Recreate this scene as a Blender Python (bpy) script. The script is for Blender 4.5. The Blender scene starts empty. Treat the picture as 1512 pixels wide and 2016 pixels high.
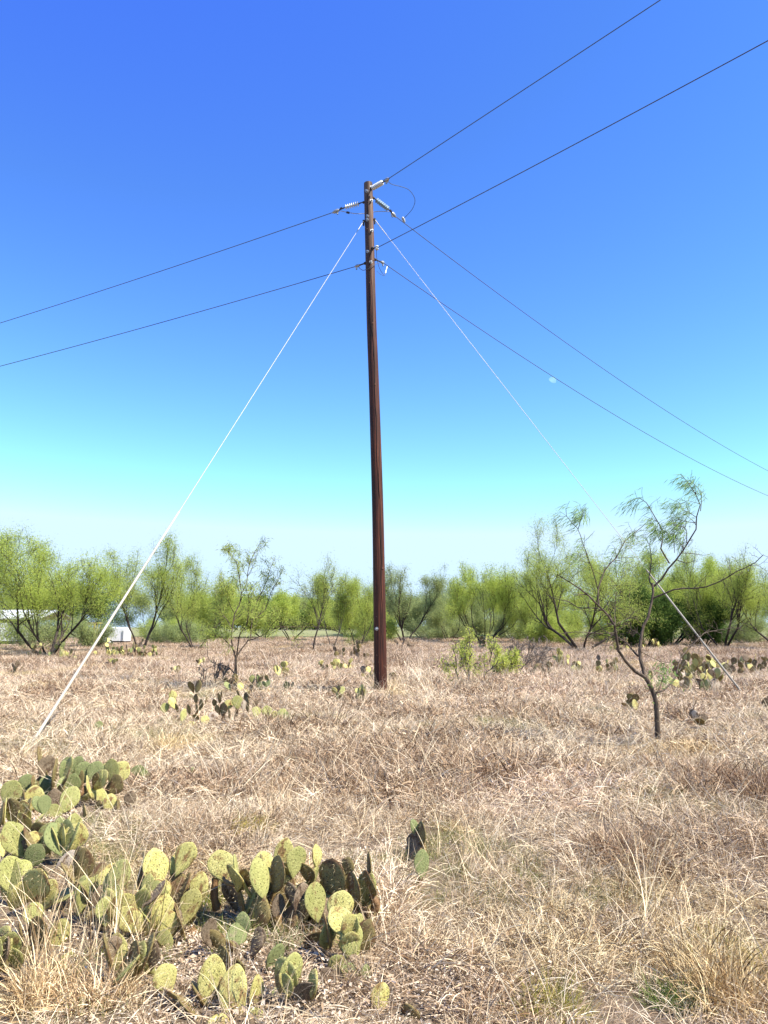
import bpy, math, random
import numpy as np
from mathutils import Vector, Matrix, Euler

random.seed(7)
RNG = np.random.default_rng(11)
R = math.radians
SC = bpy.context.scene
COL = SC.collection

# ------------------------------------------------------------------ camera, sky, sun, exposure
EYE = 1.6
PITCH = R(8.53)
F = 1514.0                                   # focal length in pixels of the 1512x2016 photograph
cam_d = bpy.data.cameras.new('camera')
cam = bpy.data.objects.new('camera', cam_d); COL.objects.link(cam)
cam.location = (0, 0, EYE); cam.rotation_euler = (math.pi / 2 + PITCH, 0, 0)
cam_d.sensor_fit = 'VERTICAL'; cam_d.sensor_height = 36.0; cam_d.lens = F / 2016 * 36
cam_d.clip_start = 0.05; cam_d.clip_end = 9000
SC.camera = cam

SUN_EL = 54.0
SUN_AZ = 24.0          # degrees the sun stands behind the camera's right-hand side
sdir = Vector((math.cos(R(SUN_AZ)) * math.cos(R(SUN_EL)), -math.sin(R(SUN_AZ)) * math.cos(R(SUN_EL)), math.sin(R(SUN_EL))))
world = bpy.data.worlds.new('World'); SC.world = world; world.use_nodes = True
wn = world.node_tree; wn.nodes.clear()
sky = wn.nodes.new('ShaderNodeTexSky'); sky.sky_type = 'NISHITA'; sky.sun_disc = False
sky.sun_elevation = R(SUN_EL); sky.sun_rotation = R(90 + SUN_AZ)
sky.altitude = 0; sky.air_density = 1.0; sky.dust_density = 0.1; sky.ozone_density = 1.0
hs = wn.nodes.new('ShaderNodeHueSaturation'); hs.inputs['Saturation'].default_value = 1.2
wb = wn.nodes.new('ShaderNodeMix'); wb.data_type = 'RGBA'; wb.blend_type = 'MULTIPLY'
wb.inputs[0].default_value = 1.0; wb.inputs[7].default_value = (1.0, 1.38, 1.9, 1)
bg = wn.nodes.new('ShaderNodeBackground'); bg.inputs['Strength'].default_value = 0.084
wo = wn.nodes.new('ShaderNodeOutputWorld')
wn.links.new(sky.outputs[0], hs.inputs['Color']); wn.links.new(hs.outputs[0], wb.inputs[6])
# steeper fall-off from the pale horizon to the deep blue overhead, per channel
sep = wn.nodes.new('ShaderNodeSeparateColor'); com = wn.nodes.new('ShaderNodeCombineColor'); wn.links.new(wb.outputs[2], sep.inputs[0])
for ch, (pw, gain) in enumerate(((1.30, .918), (1.4, .580), (1.3, .52))):
    p_ = wn.nodes.new('ShaderNodeMath'); p_.operation = 'POWER'; p_.inputs[1].default_value = pw
    g_ = wn.nodes.new('ShaderNodeMath'); g_.operation = 'MULTIPLY'; g_.inputs[1].default_value = gain
    c_ = wn.nodes.new('ShaderNodeClamp'); c_.inputs[1].default_value = (0, 0, 5.35)[ch]; c_.inputs[2].default_value = (4.15, 5.55, 7.0)[ch]
    wn.links.new(sep.outputs[ch], p_.inputs[0]); wn.links.new(p_.outputs[0], g_.inputs[0]); wn.links.new(g_.outputs[0], c_.inputs[0]); wn.links.new(c_.outputs[0], com.inputs[ch])
wn.links.new(com.outputs[0], bg.inputs['Color']); wn.links.new(bg.outputs[0], wo.inputs[0])

sun_d = bpy.data.lights.new('sun', 'SUN'); sun_d.energy = 5.0; sun_d.angle = R(0.53); sun_d.color = (1.0, 0.93, 0.82)
sun = bpy.data.objects.new('sun', sun_d); COL.objects.link(sun)
sun.rotation_euler = (-sdir).to_track_quat('-Z', 'Y').to_euler(); sun.location = (30, -20, 60)
SC.view_settings.view_transform = 'Standard'; SC.view_settings.look = 'None'
SC.view_settings.exposure = 1.1; SC.view_settings.gamma = 1.0
SC.view_settings.use_curve_mapping = False
SC.cycles.max_bounces = 6; SC.cycles.transparent_max_bounces = 6

# ------------------------------------------------------------------ helpers
CP, SP = math.cos(PITCH), math.sin(PITCH)
def ray(px, py):
    x = (px - 756) / F; v = -(py - 1008) / F
    return np.array((x, CP - v * SP, SP + v * CP))
def at(px, py, d):                            # world point seen at a photo pixel, d metres ahead of the camera
    r = ray(px, py); return np.array((0, 0, EYE)) + r * (d / r[1])
def depth(d, z=0.5):                          # distance along the lens axis
    return d * CP + (z - EYE) * SP
def m2px(n, d, z=0.5): return n * depth(d, z) / F

def gz(x, y):
    x = np.asarray(x, float); y = np.asarray(y, float)
    b = 0.035 * np.sin(x * 1.1 + 0.7 * y) + 0.03 * np.sin(0.9 * y - 0.5 * x + 1.3) + 0.03 * np.sin(0.31 * x + 2) * np.sin(0.27 * y)
    b = b * np.clip(1.3 - np.hypot(x, y) / 120, 0, 1)
    t = np.clip((y - 88) / 45, 0, 1)
    return b + 1.05 * t * t * (3 - 2 * t)
def gpt(px, py, grass=0.0):
    r = ray(px, py)
    p = np.array((0, 0, EYE)); t = (EYE - grass) / -r[2]
    return p + r * t

def new_mesh(name, V, Fq, smooth=False, mats=(), midx=None):
    V = np.asarray(V, np.float32).reshape(-1, 3); Fq = np.asarray(Fq, np.int32)
    me = bpy.data.meshes.new(name)
    n, k = Fq.shape
    me.vertices.add(len(V)); me.vertices.foreach_set('co', V.ravel())
    me.loops.add(n * k); me.loops.foreach_set('vertex_index', Fq.ravel())
    me.polygons.add(n); me.polygons.foreach_set('loop_start', np.arange(0, n * k, k, dtype=np.int32))
    me.polygons.foreach_set('use_smooth', np.full(n, smooth, bool))
    for m in mats: me.materials.append(m)
    if midx is not None: me.polygons.foreach_set('material_index', np.asarray(midx, np.int32))
    me.update(calc_edges=True)
    return me
def link(name, me, parent=None, loc=None):
    o = bpy.data.objects.new(name, me); COL.objects.link(o)
    if parent is not None: o.parent = parent
    if loc is not None: o.location = loc
    return o
def tag(o, label=None, cat=None, group=None, kind=None):
    if label: o['label'] = label
    if cat: o['category'] = cat
    if group: o['group'] = group
    if kind: o['kind'] = kind
    return o
def thing(name, label, cat, loc=(0, 0, 0), group=None):
    o = link(name, None, None, Vector(loc)); o.empty_display_size = 0.2
    return tag(o, label, cat, group)

class MB:
    """collects shapes (quads) for one mesh"""
    def __init__(s): s.v = []; s.f = []; s.n = 0
    def add(s, V, Q):
        V = np.asarray(V, float).reshape(-1, 3); s.v.append(V); s.f.append(np.asarray(Q, np.int64) + s.n); s.n += len(V)
    def box(s, c, size, rot=None, taper=1.0):
        c = np.asarray(c, float); h = np.asarray(size, float) / 2
        V = np.array([(x, y, z) for z in (-1, 1) for y in (-1, 1) for x in (-1, 1)], float)
        V[4:, :2] *= taper
        V = V * h
        if rot is not None: V = V @ np.array(Euler(rot).to_matrix()).T
        s.add(V + c, [(0, 2, 3, 1), (4, 5, 7, 6), (0, 1, 5, 4), (2, 6, 7, 3), (0, 4, 6, 2), (1, 3, 7, 5)])
    def tubes(s, P, Rr, k=5):                  # P (B,n,3), Rr (B,n)
        V, Q = tube_arrays(P, Rr, k); s.add(V, Q)
    def tube(s, pts, r, k=8):
        P = np.asarray(pts, float)[None]; n = P.shape[1]
        r = np.full((1, n), r) if np.isscalar(r) else np.asarray(r, float)[None]
        s.tubes(P, r, k)
    def lathe(s, p0, p1, prof, k=14):          # prof: (t along axis in metres, radius)
        p0 = np.asarray(p0, float); d = np.asarray(p1, float) - p0; d /= np.linalg.norm(d)
        s.tube([p0 + d * t for t, _ in prof], [max(r, 1e-4) for _, r in prof], k)
    def mesh(s, name, mats, smooth=False, off=(0, 0, 0)):
        return new_mesh(name, np.concatenate(s.v) - np.asarray(off, float), np.concatenate(s.f), smooth, mats)
    def build(s, name, mat, parent=None, smooth=False, loc=(0, 0, 0)):
        """verts are world coordinates; loc = parent's location"""
        return link(name, s.mesh(name, [mat], smooth, loc if parent is not None else (0, 0, 0)), parent)
def tube_arrays(P, Rr, k):
    P = np.asarray(P, float); B, n, _ = P.shape
    T = np.gradient(P, axis=1); T /= np.linalg.norm(T, axis=2, keepdims=True) + 1e-9
    m = T.mean(axis=1); ref = np.where(np.abs(m[:, 2:3]) > 0.9 * np.linalg.norm(m, axis=1, keepdims=True), np.array((1., 0, 0)), np.array((0, 0, 1.)))
    ref = ref[:, None, :]
    U = np.cross(T, ref); U /= np.linalg.norm(U, axis=2, keepdims=True) + 1e-9
    W = np.cross(T, U)
    a = np.arange(k) * 2 * np.pi / k
    V = P[:, :, None] + Rr[:, :, None, None] * (U[:, :, None] * np.cos(a)[None, None, :, None] + W[:, :, None] * np.sin(a)[None, None, :, None])
    i = np.arange(B)[:, None, None] * n * k; j = np.arange(n - 1)[None, :, None] * k; q = np.arange(k)[None, None, :]; q2 = (q + 1) % k
    Q = np.stack([i + j + q, i + j + q2, i + j + k + q2, i + j + k + q], axis=-1).reshape(-1, 4)
    return V.reshape(-1, 3), Q

# ------------------------------------------------------------------ materials
def nodes(name):
    m = bpy.data.materials.new(name); m.use_nodes = True; nt = m.node_tree; nt.nodes.clear()
    out = nt.nodes.new('ShaderNodeOutputMaterial'); return m, nt, out
def ramp(nt, fac, stops):
    r = nt.nodes.new('ShaderNodeValToRGB'); e = r.color_ramp.elements
    while len(e) < len(stops): e.new(0.5)
    for el, (p, c) in zip(e, stops): el.position = p; el.color = (*c, 1)
    nt.links.new(fac, r.inputs[0]); return r.outputs[0]
def noise(nt, scale, detail=4, vec=None, rough=0.55, obj=True):
    n = nt.nodes.new('ShaderNodeTexNoise'); n.inputs['Scale'].default_value = scale
    n.inputs['Detail'].default_value = detail; n.inputs['Roughness'].default_value = rough
    if vec is not None: nt.links.new(vec, n.inputs['Vector'])
    return n.outputs['Fac']
def coord(nt, kind='Object', scale=None):
    t = nt.nodes.new('ShaderNodeTexCoord'); o = t.outputs[kind]
    if scale:
        mp = nt.nodes.new('ShaderNodeMapping'); mp.inputs['Scale'].default_value = scale
        nt.links.new(o, mp.inputs['Vector']); o = mp.outputs[0]
    return o
def geo_pos(nt, scale=None):
    g = nt.nodes.new('ShaderNodeNewGeometry'); o = g.outputs['Position']
    if scale:
        mp = nt.nodes.new('ShaderNodeMapping'); mp.inputs['Scale'].default_value = scale
        nt.links.new(o, mp.inputs['Vector']); o = mp.outputs[0]
    return o
def mix(nt, fac, a, b, blend='MIX'):
    m = nt.nodes.new('ShaderNodeMix'); m.data_type = 'RGBA'; m.blend_type = blend
    for sck, v in ((m.inputs[0], fac), (m.inputs[6], a), (m.inputs[7], b)):
        if hasattr(v, 'links'): nt.links.new(v, sck)
        else: sck.default_value = v if isinstance(v, float) else (*v, 1)
    return m.outputs[2]
def principled(nt, out, col, rough=0.7, metal=0.0, bump=None, bstr=0.3, spec=0.3, bdist=0.02):
    p = nt.nodes.new('ShaderNodeBsdfPrincipled')
    if hasattr(col, 'links'): nt.links.new(col, p.inputs['Base Color'])
    else: p.inputs['Base Color'].default_value = (*col, 1)
    p.inputs['Roughness'].default_value = rough; p.inputs['Metallic'].default_value = metal
    p.inputs['Specular IOR Level'].default_value = spec
    if bump is not None:
        b = nt.nodes.new('ShaderNodeBump'); b.inputs['Strength'].default_value = bstr; b.inputs['Distance'].default_value = bdist
        nt.links.new(bump, b.inputs['Height']); nt.links.new(b.outputs[0], p.inputs['Normal'])
    nt.links.new(p.outputs[0], out.inputs[0]); return p
def simple(name, c1, c2, scale=8, rough=0.6, metal=0.0, bstr=0.15, spec=0.3, stretch=None):
    m, nt, out = nodes(name); v = coord(nt, 'Object', stretch)
    n = noise(nt, scale, 5, v); principled(nt, out, ramp(nt, n, [(0.3, c1), (0.7, c2)]), rough, metal, n, bstr, spec); return m
def leafy(name, c1, c2, c3, trans=0.5, scale=0.9):
    m, nt, out = nodes(name); v = geo_pos(nt)
    n = noise(nt, scale, 3, v); n2 = noise(nt, scale * 14, 2, v)
    c = ramp(nt, n, [(0.3, c1), (0.5, c2), (0.72, c3)])
    c = mix(nt, 0.5, c, ramp(nt, n2, [(0.3, c1), (0.7, c3)]))
    d = nt.nodes.new('ShaderNodeBsdfDiffuse'); t = nt.nodes.new('ShaderNodeBsdfTranslucent'); x = nt.nodes.new('ShaderNodeMixShader')
    nt.links.new(c, d.inputs[0]); nt.links.new(c, t.inputs[0]); x.inputs[0].default_value = trans
    nt.links.new(d.outputs[0], x.inputs[1]); nt.links.new(t.outputs[0], x.inputs[2]); nt.links.new(x.outputs[0], out.inputs[0]); return m

M = {}
M['leaf_yellow'] = leafy('leaf_yellow', (0.297, 0.376, 0.064), (0.446, 0.538, 0.103), (0.595, 0.662, 0.18))
M['leaf_green'] = leafy('leaf_green', (0.267, 0.35, 0.076), (0.427, 0.509, 0.112), (0.586, 0.633, 0.174))
M['leaf_grey'] = leafy('leaf_grey', (0.225, 0.283, 0.112), (0.348, 0.405, 0.168), (0.473, 0.517, 0.225))
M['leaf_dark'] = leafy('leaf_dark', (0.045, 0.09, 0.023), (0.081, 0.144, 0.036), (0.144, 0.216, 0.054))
M['leaf_lime'] = leafy('leaf_lime', (0.385, 0.446, 0.072), (0.506, 0.558, 0.121), (0.628, 0.648, 0.203))
M['leaf_mesquite'] = leafy('leaf_mesquite', (0.163, 0.258, 0.075), (0.231, 0.354, 0.109), (0.34, 0.462, 0.136), 0.3)
M['bark'] = simple('bark', (.022, .016, .013), (.075, .056, .045), 14, 0.9, 0, 0.6, stretch=(1, 1, .25))
M['bark_pale'] = simple('bark_pale', (.09, .07, .055), (.23, .185, .15), 16, 0.9, 0, 0.5, stretch=(1, 1, .25))
M['bark_tree'] = simple('bark_tree', (.022, .015, .011), (.15, .11, .08), 24, 0.9, 0, 0.6, stretch=(1, 1, .3))

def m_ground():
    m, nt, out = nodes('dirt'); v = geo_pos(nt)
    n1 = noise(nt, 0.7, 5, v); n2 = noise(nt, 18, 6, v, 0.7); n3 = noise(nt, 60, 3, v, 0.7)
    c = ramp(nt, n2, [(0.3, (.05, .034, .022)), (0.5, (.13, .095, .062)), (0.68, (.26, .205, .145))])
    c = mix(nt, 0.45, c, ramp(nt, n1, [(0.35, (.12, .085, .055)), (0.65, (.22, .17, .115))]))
    # mown green lawn beyond the field
    sp = nt.nodes.new('ShaderNodeSeparateXYZ'); nt.links.new(v, sp.inputs[0])
    ad = nt.nodes.new('ShaderNodeMath'); ad.operation = 'MULTIPLY_ADD'; nt.links.new(n1, ad.inputs[0]); ad.inputs[1].default_value = 16; nt.links.new(sp.outputs['Y'], ad.inputs[2])
    mr = nt.nodes.new('ShaderNodeMapRange'); mr.inputs[1].default_value = 103; mr.inputs[2].default_value = 110; nt.links.new(ad.outputs[0], mr.inputs[0])
    g = ramp(nt, noise(nt, 0.25, 5, v), [(0.3, (.16, .175, .075)), (0.7, (.26, .255, .125))])
    c = mix(nt, mr.outputs[0], c, g)
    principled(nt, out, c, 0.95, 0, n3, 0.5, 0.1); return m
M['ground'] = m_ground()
M['road'] = simple('road_caliche', (.50, .45, .37), (.64, .59, .50), 2, 0.95)

def m_grass(name, cols, trans=0.12):
    """colour picked per tuft (instancer attribute 'tint') and per blade (mesh attribute 'bv')"""
    m, nt, out = nodes(name)
    a = nt.nodes.new('ShaderNodeAttribute'); a.attribute_type = 'INSTANCER'; a.attribute_name = 'tint'
    b = nt.nodes.new('ShaderNodeAttribute'); b.attribute_type = 'GEOMETRY'; b.attribute_name = 'bv'
    br = ramp(nt, b.outputs['Fac'], cols)
    c = mix(nt, 1.0, br, a.outputs['Color'], 'MULTIPLY')
    d = nt.nodes.new('ShaderNodeBsdfDiffuse'); t = nt.nodes.new('ShaderNodeBsdfTranslucent'); x = nt.nodes.new('ShaderNodeMixShader')
    nt.links.new(c, d.inputs[0]); nt.links.new(c, t.inputs[0]); x.inputs[0].default_value = trans
    nt.links.new(d.outputs[0], x.inputs[1]); nt.links.new(t.outputs[0], x.inputs[2]); nt.links.new(x.outputs[0], out.inputs[0]); return m
M['grass_dry'] = m_grass('grass_dry', [(0.0, (.05, .03, .018)), (0.3, (.26, .185, .125)), (0.62, (.66, .545, .42)), (1.0, (.97, .92, .81))])
M['grass_green'] = m_grass('grass_green', [(0.0, (.09, .11, .03)), (0.5, (.20, .22, .065)), (0.8, (.36, .32, .14)), (1.0, (.55, .47, .27))])
M['grass_pale'] = m_grass('grass_pale', [(0.0, (.55, .45, .33)), (0.5, (.74, .65, .50)), (1.0, (.88, .80, .66))])
M['litter'] = m_grass('litter', [(0.0, (.14, .09, .06)), (0.35, (.36, .28, .20)), (0.7, (.58, .50, .40)), (1.0, (.82, .77, .68))], 0.1)

def m_pad(name, c1, c2, cork, cork_amt, rough=0.55):
    m, nt, out = nodes(name); v = coord(nt)
    oi = nt.nodes.new('ShaderNodeObjectInfo')
    ad = nt.nodes.new('ShaderNodeVectorMath'); ad.operation = 'ADD'; nt.links.new(v, ad.inputs[0])
    sc = nt.nodes.new('ShaderNodeVectorMath'); sc.operation = 'SCALE'; sc.inputs['Scale'].default_value = 37.0
    cx = nt.nodes.new('ShaderNodeCombineXYZ'); nt.links.new(oi.outputs['Random'], cx.inputs[0]); nt.links.new(oi.outputs['Random'], cx.inputs[2])
    nt.links.new(cx.outputs[0], sc.inputs[0]); nt.links.new(sc.outputs[0], ad.inputs[1])
    n = noise(nt, 3.0, 4, ad.outputs[0]); n2 = noise(nt, 22, 4, ad.outputs[0], 0.7); n3 = noise(nt, 2.2, 5, ad.outputs[0], 0.65)
    c = ramp(nt, n, [(0.3, c1), (0.7, c2)])
    c = mix(nt, 0.5, c, ramp(nt, n2, [(0.35, tuple(.8 * q for q in c1)), (0.65, tuple(1.12 * q for q in c2))]))
    t = nt.nodes.new('ShaderNodeMapRange'); t.inputs[1].default_value = 0.62 - cork_amt; t.inputs[2].default_value = 0.72 - cork_amt; nt.links.new(n3, t.inputs[0])
    ck = ramp(nt, n2, [(0.3, tuple(0.5 * q for q in cork)), (0.7, cork)])
    c = mix(nt, t.outputs[0], c, ck)
    hv = nt.nodes.new('ShaderNodeHueSaturation')
    mr = nt.nodes.new('ShaderNodeMapRange'); mr.inputs[3].default_value = 0.8; mr.inputs[4].default_value = 1.2; nt.links.new(oi.outputs['Random'], mr.inputs[0])
    nt.links.new(mr.outputs[0], hv.inputs['Value']); nt.links.new(c, hv.inputs['Color'])
    principled(nt, out, hv.outputs[0], rough, 0, n2, 0.6, 0.25, 0.03); return m
M['pad_yellow'] = m_pad('pad_yellow', (.46, .42, .11), (.70, .63, .25), (.38, .23, .09), 0.10)
M['pad_shaded'] = m_pad('pad_shaded', (.20, .15, .055), (.33, .26, .10), (.24, .13, .06), 0.12)  # green pads turned from the sun, their shade painted in as a darker colour
M['pad_green'] = m_pad('pad_green', (.30, .30, .085), (.50, .48, .18), (.36, .24, .10), 0.06)
M['pad_blue'] = m_pad('pad_blue', (.17, .20, .075), (.29, .31, .125), (.40, .34, .2), 0.0)
M['pad_brown'] = m_pad('pad_brown', (.20, .145, .06), (.34, .26, .10), (.28, .16, .075), 0.2)
M['pad_dead'] = m_pad('pad_dead', (.19, .135, .085), (.34, .255, .17), (.16, .10, .06), 0.12, 0.85)
M['pad_white'] = m_pad('pad_white', (.42, .33, .25), (.60, .50, .39), (.26, .17, .11), 0.14, 0.8)
M['areole'] = simple('areole', (.05, .03, .015), (.10, .06, .03), 5, 0.9)
M['spine'] = simple('spine', (.55, .42, .2), (.75, .66, .42), 5, 0.5)

def m_pole():
    m, nt, out = nodes('creosote_wood'); v = coord(nt, 'Object', (1, 1, .02)); v2 = coord(nt, 'Object', (1, 1, .12))
    n = noise(nt, 34, 6, v, 0.65); n2 = noise(nt, 6, 4, v2); n3 = noise(nt, 90, 3, v, 0.6)
    c = ramp(nt, n, [(0.34, (.008, .003, .002)), (0.47, (.040, .010, .005)), (0.60, (.10, .026, .012)), (0.74, (.22, .070, .034))])
    sp = nt.nodes.new('ShaderNodeSeparateXYZ'); nt.links.new(coord(nt), sp.inputs[0])
    ad = nt.nodes.new('ShaderNodeMath'); ad.operation = 'MULTIPLY_ADD'; nt.links.new(n2, ad.inputs[0]); ad.inputs[1].default_value = 5; nt.links.new(sp.outputs['Z'], ad.inputs[2])
    mr = nt.nodes.new('ShaderNodeMapRange'); mr.inputs[1].default_value = 11.5; mr.inputs[2].default_value = 16.2; mr.inputs[4].default_value = 0.85; nt.links.new(ad.outputs[0], mr.inputs[0])
    old = ramp(nt, n, [(0.35, (.03, .018, .012)), (0.5, (.12, .072, .048)), (0.66, (.26, .17, .115))])
    c = mix(nt, mr.outputs[0], c, old)
    principled(nt, out, c, 0.6, 0, n3, 0.5, 0.3, 0.01); return m
M['pole'] = m_pole()
M['pole_knot'] = simple('pole_knot', (.03, .012, .008), (.16, .07, .04), 60, 0.7)
M['crack'] = simple('crack', (.006, .004, .004), (.015, .01, .008), 20, 0.9)
M['galv'] = simple('galvanised', (.30, .31, .32), (.48, .49, .50), 40, 0.45, 0.55)
M['steel_dark'] = simple('steel_dark', (.03, .03, .035), (.08, .08, .085), 40, 0.5, 0.3)
M['porcelain'] = simple('porcelain', (.58, .60, .60), (.72, .74, .74), 10, 0.25, 0, 0.02, 0.5)
M['porcelain_blue'] = simple('polymer_blue', (.20, .28, .34), (.32, .42, .48), 10, 0.35, 0, 0.02, 0.5)
M['wire'] = simple('wire_dark', (.06, .07, .085), (.11, .12, .14), 30, 0.6, 0.2)
M['strand'] = simple('strand', (.40, .385, .33), (.54, .52, .45), 60, 0.45, 0.15)
M['sleeve'] = simple('sleeve', (.40, .36, .28), (.55, .50, .41), 6, 0.5, 0, 0.05, stretch=(1, 1, .2))
M['white_paint'] = simple('white_paint', (.72, .72, .71), (.82, .82, .81), 3, 0.45)
M['roof_white'] = simple('roof_white', (.70, .71, .72), (.8, .8, .8), 2, 0.4)
M['glass_dark'] = simple('glass_dark', (.02, .022, .025), (.04, .042, .045), 3, 0.1, 0, 0.0, 0.6)
M['barn_dark'] = simple('barn_dark', (.06, .045, .04), (.12, .09, .08), 4, 0.8)
M['brown_wall'] = simple('brown_wall', (.22, .13, .09), (.34, .21, .14), 4, 0.8)
M['tan'] = simple('tan_roof', (.62, .52, .38), (.74, .64, .48), 4, 0.7)
M['yellow'] = simple('machine_yellow', (.42, .30, .07), (.55, .41, .12), 4, 0.5)
M['rubber'] = simple('rubber', (.02, .02, .02), (.04, .04, .04), 20, 0.9)
M['fence_wood'] = simple('fence_wood', (.10, .06, .045), (.18, .11, .08), 6, 0.8)
def m_moon():
    m, nt, out = nodes('moon_glow'); e = nt.nodes.new('ShaderNodeEmission')
    n = noise(nt, 0.12, 4, coord(nt)); c = ramp(nt, n, [(0.35, (.33, .68, .92)), (0.65, (.42, .82, 1.0))])
    nt.links.new(c, e.inputs[0]); e.inputs[1].default_value = 0.49; nt.links.new(e.outputs[0], out.inputs[0]); return m
M['moon'] = m_moon()

# ------------------------------------------------------------------ ground and road
def ground():
    rad = np.concatenate([np.linspace(0.4, 30, 110), np.linspace(31, 180, 90), np.geomspace(190, 6000, 14)])
    na = 200; a = np.arange(na) * 2 * np.pi / na
    X = rad[:, None] * np.cos(a); Y = rad[:, None] * np.sin(a)
    V = np.stack([X, Y, gz(X, Y)], -1).reshape(-1, 3)
    i = np.arange(len(rad) - 1)[:, None] * na; j = np.arange(na)[None]; j2 = (j + 1) % na
    Q = np.stack([i + j, i + na + j, i + na + j2, i + j2], -1).reshape(-1, 4)
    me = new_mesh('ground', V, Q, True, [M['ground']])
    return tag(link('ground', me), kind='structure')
ground()
b = MB(); xs = np.linspace(-90, 110, 60); V = []
for x in xs:
    for y in (133.5, 139.0): V.append((x, y, float(gz(x, y)) + 0.06))
n = len(xs); b.add(V, [(2 * i, 2 * i + 2, 2 * i + 3, 2 * i + 1) for i in range(n - 1)])
tag(b.build('road', M['road']), kind='structure')

# ------------------------------------------------------------------ utility pole
PD = 19.4
PB, PT = at(749, 1352, PD), at(725, 361, PD)
PB = PB + (PB - PT) * (0.25 / (PT[2] - PB[2])); PB[2] = min(PB[2], -0.05)
pole = thing('utility_pole', 'tall dark red-brown wooden utility pole standing in the dry field', 'pole', PB)
def pole_pt(py, dx=0.0, dy=0.0):               # a point on the pole at photo row py, dx and dy in metres from its middle
    t = (py - 361) / (1352 - 361); c = at(725 + 24 * t + 2.8 * math.sin(math.pi * min(max((t - .3) / .7, 0), 1)), py, PD); return c + np.array((dx, dy, 0))
def build_pole():
    n = 60; k = 28; V = []
    for i in range(n):
        t = i / (n - 1); c = PB + (PT - PB) * t; c = c + np.array((.036 * math.sin(math.pi * min(max((1 - t - .3) / .7, 0), 1)), 0, 0))
        r = 0.162 + (0.118 - 0.162) * t ** 0.9
        if i == n - 1: r *= 0.97
        for j in range(k):
            a = 2 * math.pi * j / k
            rr = r * (1 + 0.02 * math.sin(3 * a + 5 * t) + 0.012 * math.sin(7 * a + 23 * t))
            V.append(c + np.array((rr * math.cos(a), rr * math.sin(a), 0)))
    Q = [(i * k + j, i * k + (j + 1) % k, (i + 1) * k + (j + 1) % k, (i + 1) * k + j) for i in range(n - 1) for j in range(k)]
    b = MB(); b.add(V, Q)
    top = [PT + np.array((0, 0, 0.012))]; r2 = len(V)
    cap = [(n - 1) * k + j for j in range(k)]
    b.add([V[q] for q in cap] + top, [(2 * j, (2 * j + 1) % k, (2 * j + 2) % k, k) for j in range(k // 2)])
    b.build('shaft', M['pole'], pole, True, PB)
    rk = random.Random(3)
    for py in (455, 505, 560, 640, 760, 905, 1010, 1120, 1215, 1290):      # knots
        t = (1352 - py) / 991; r = 0.162 - 0.044 * t; a = R(rk.uniform(-150, -30)); c0 = pole_pt(py, r * math.cos(a), r * math.sin(a)); d = np.array((math.cos(a), math.sin(a), 0))
        kb = MB(); kb.lathe(c0 - d * .03, c0, [(0, .001), (.02, .026), (.032, .022), (.036, .010), (.032, .001)], 10); kb.build('knot', M['pole_knot'], pole, True, PB)
    # long drying cracks
    for (px_off, y0, y1, ang) in ((-0.25, 380, 700, -100), (0.1, 460, 1000, -78), (-.3, 600, 1340, -112), (.3, 900, 1330, -66)):
        P = []; rr = []
        for q in range(26):
            t = q / 25; py = y0 + (y1 - y0) * t; tt = (1352 - py) / 991
            r = 0.162 - 0.044 * tt; a = R(ang + 4 * math.sin(q * 1.1 + y0) + 2 * math.sin(q * 2.7))
            P.append(pole_pt(py, r * math.cos(a), r * math.sin(a))); rr.append(0.007 * math.sin(math.pi * min(max(t, .02), .98)) ** .5)
        c = MB(); c.tube(P, rr, 5); c.build('crack', M['crack'], pole, True, PB)
build_pole()
def bolt(py, ang, mat='galv', s=1.0):
    t = (1352 - py) / 991; r = 0.162 - 0.044 * t; a = R(ang)
    p = pole_pt(py, r * math.cos(a), r * math.sin(a)); d = np.array((math.cos(a), math.sin(a), 0))
    c = MB(); c.lathe(p - d * .01, p + d * .05, [(0, .001), (0, .03 * s), (.012, .03 * s), (.013, .016 * s), (.045 * s, .016 * s), (.046 * s, .001)], 8)
    c.build('bolt', M[mat], pole, False, PB)
for py, a in ((381, -110), (380, -115), (399, -55), (458, -60), (499, -118), (372, -50), (430, -108), (437, -112), (520, -80), (1238, -118)):
    bolt(py, a, s=1.5 if py != 1238 else 1.6)
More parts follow.
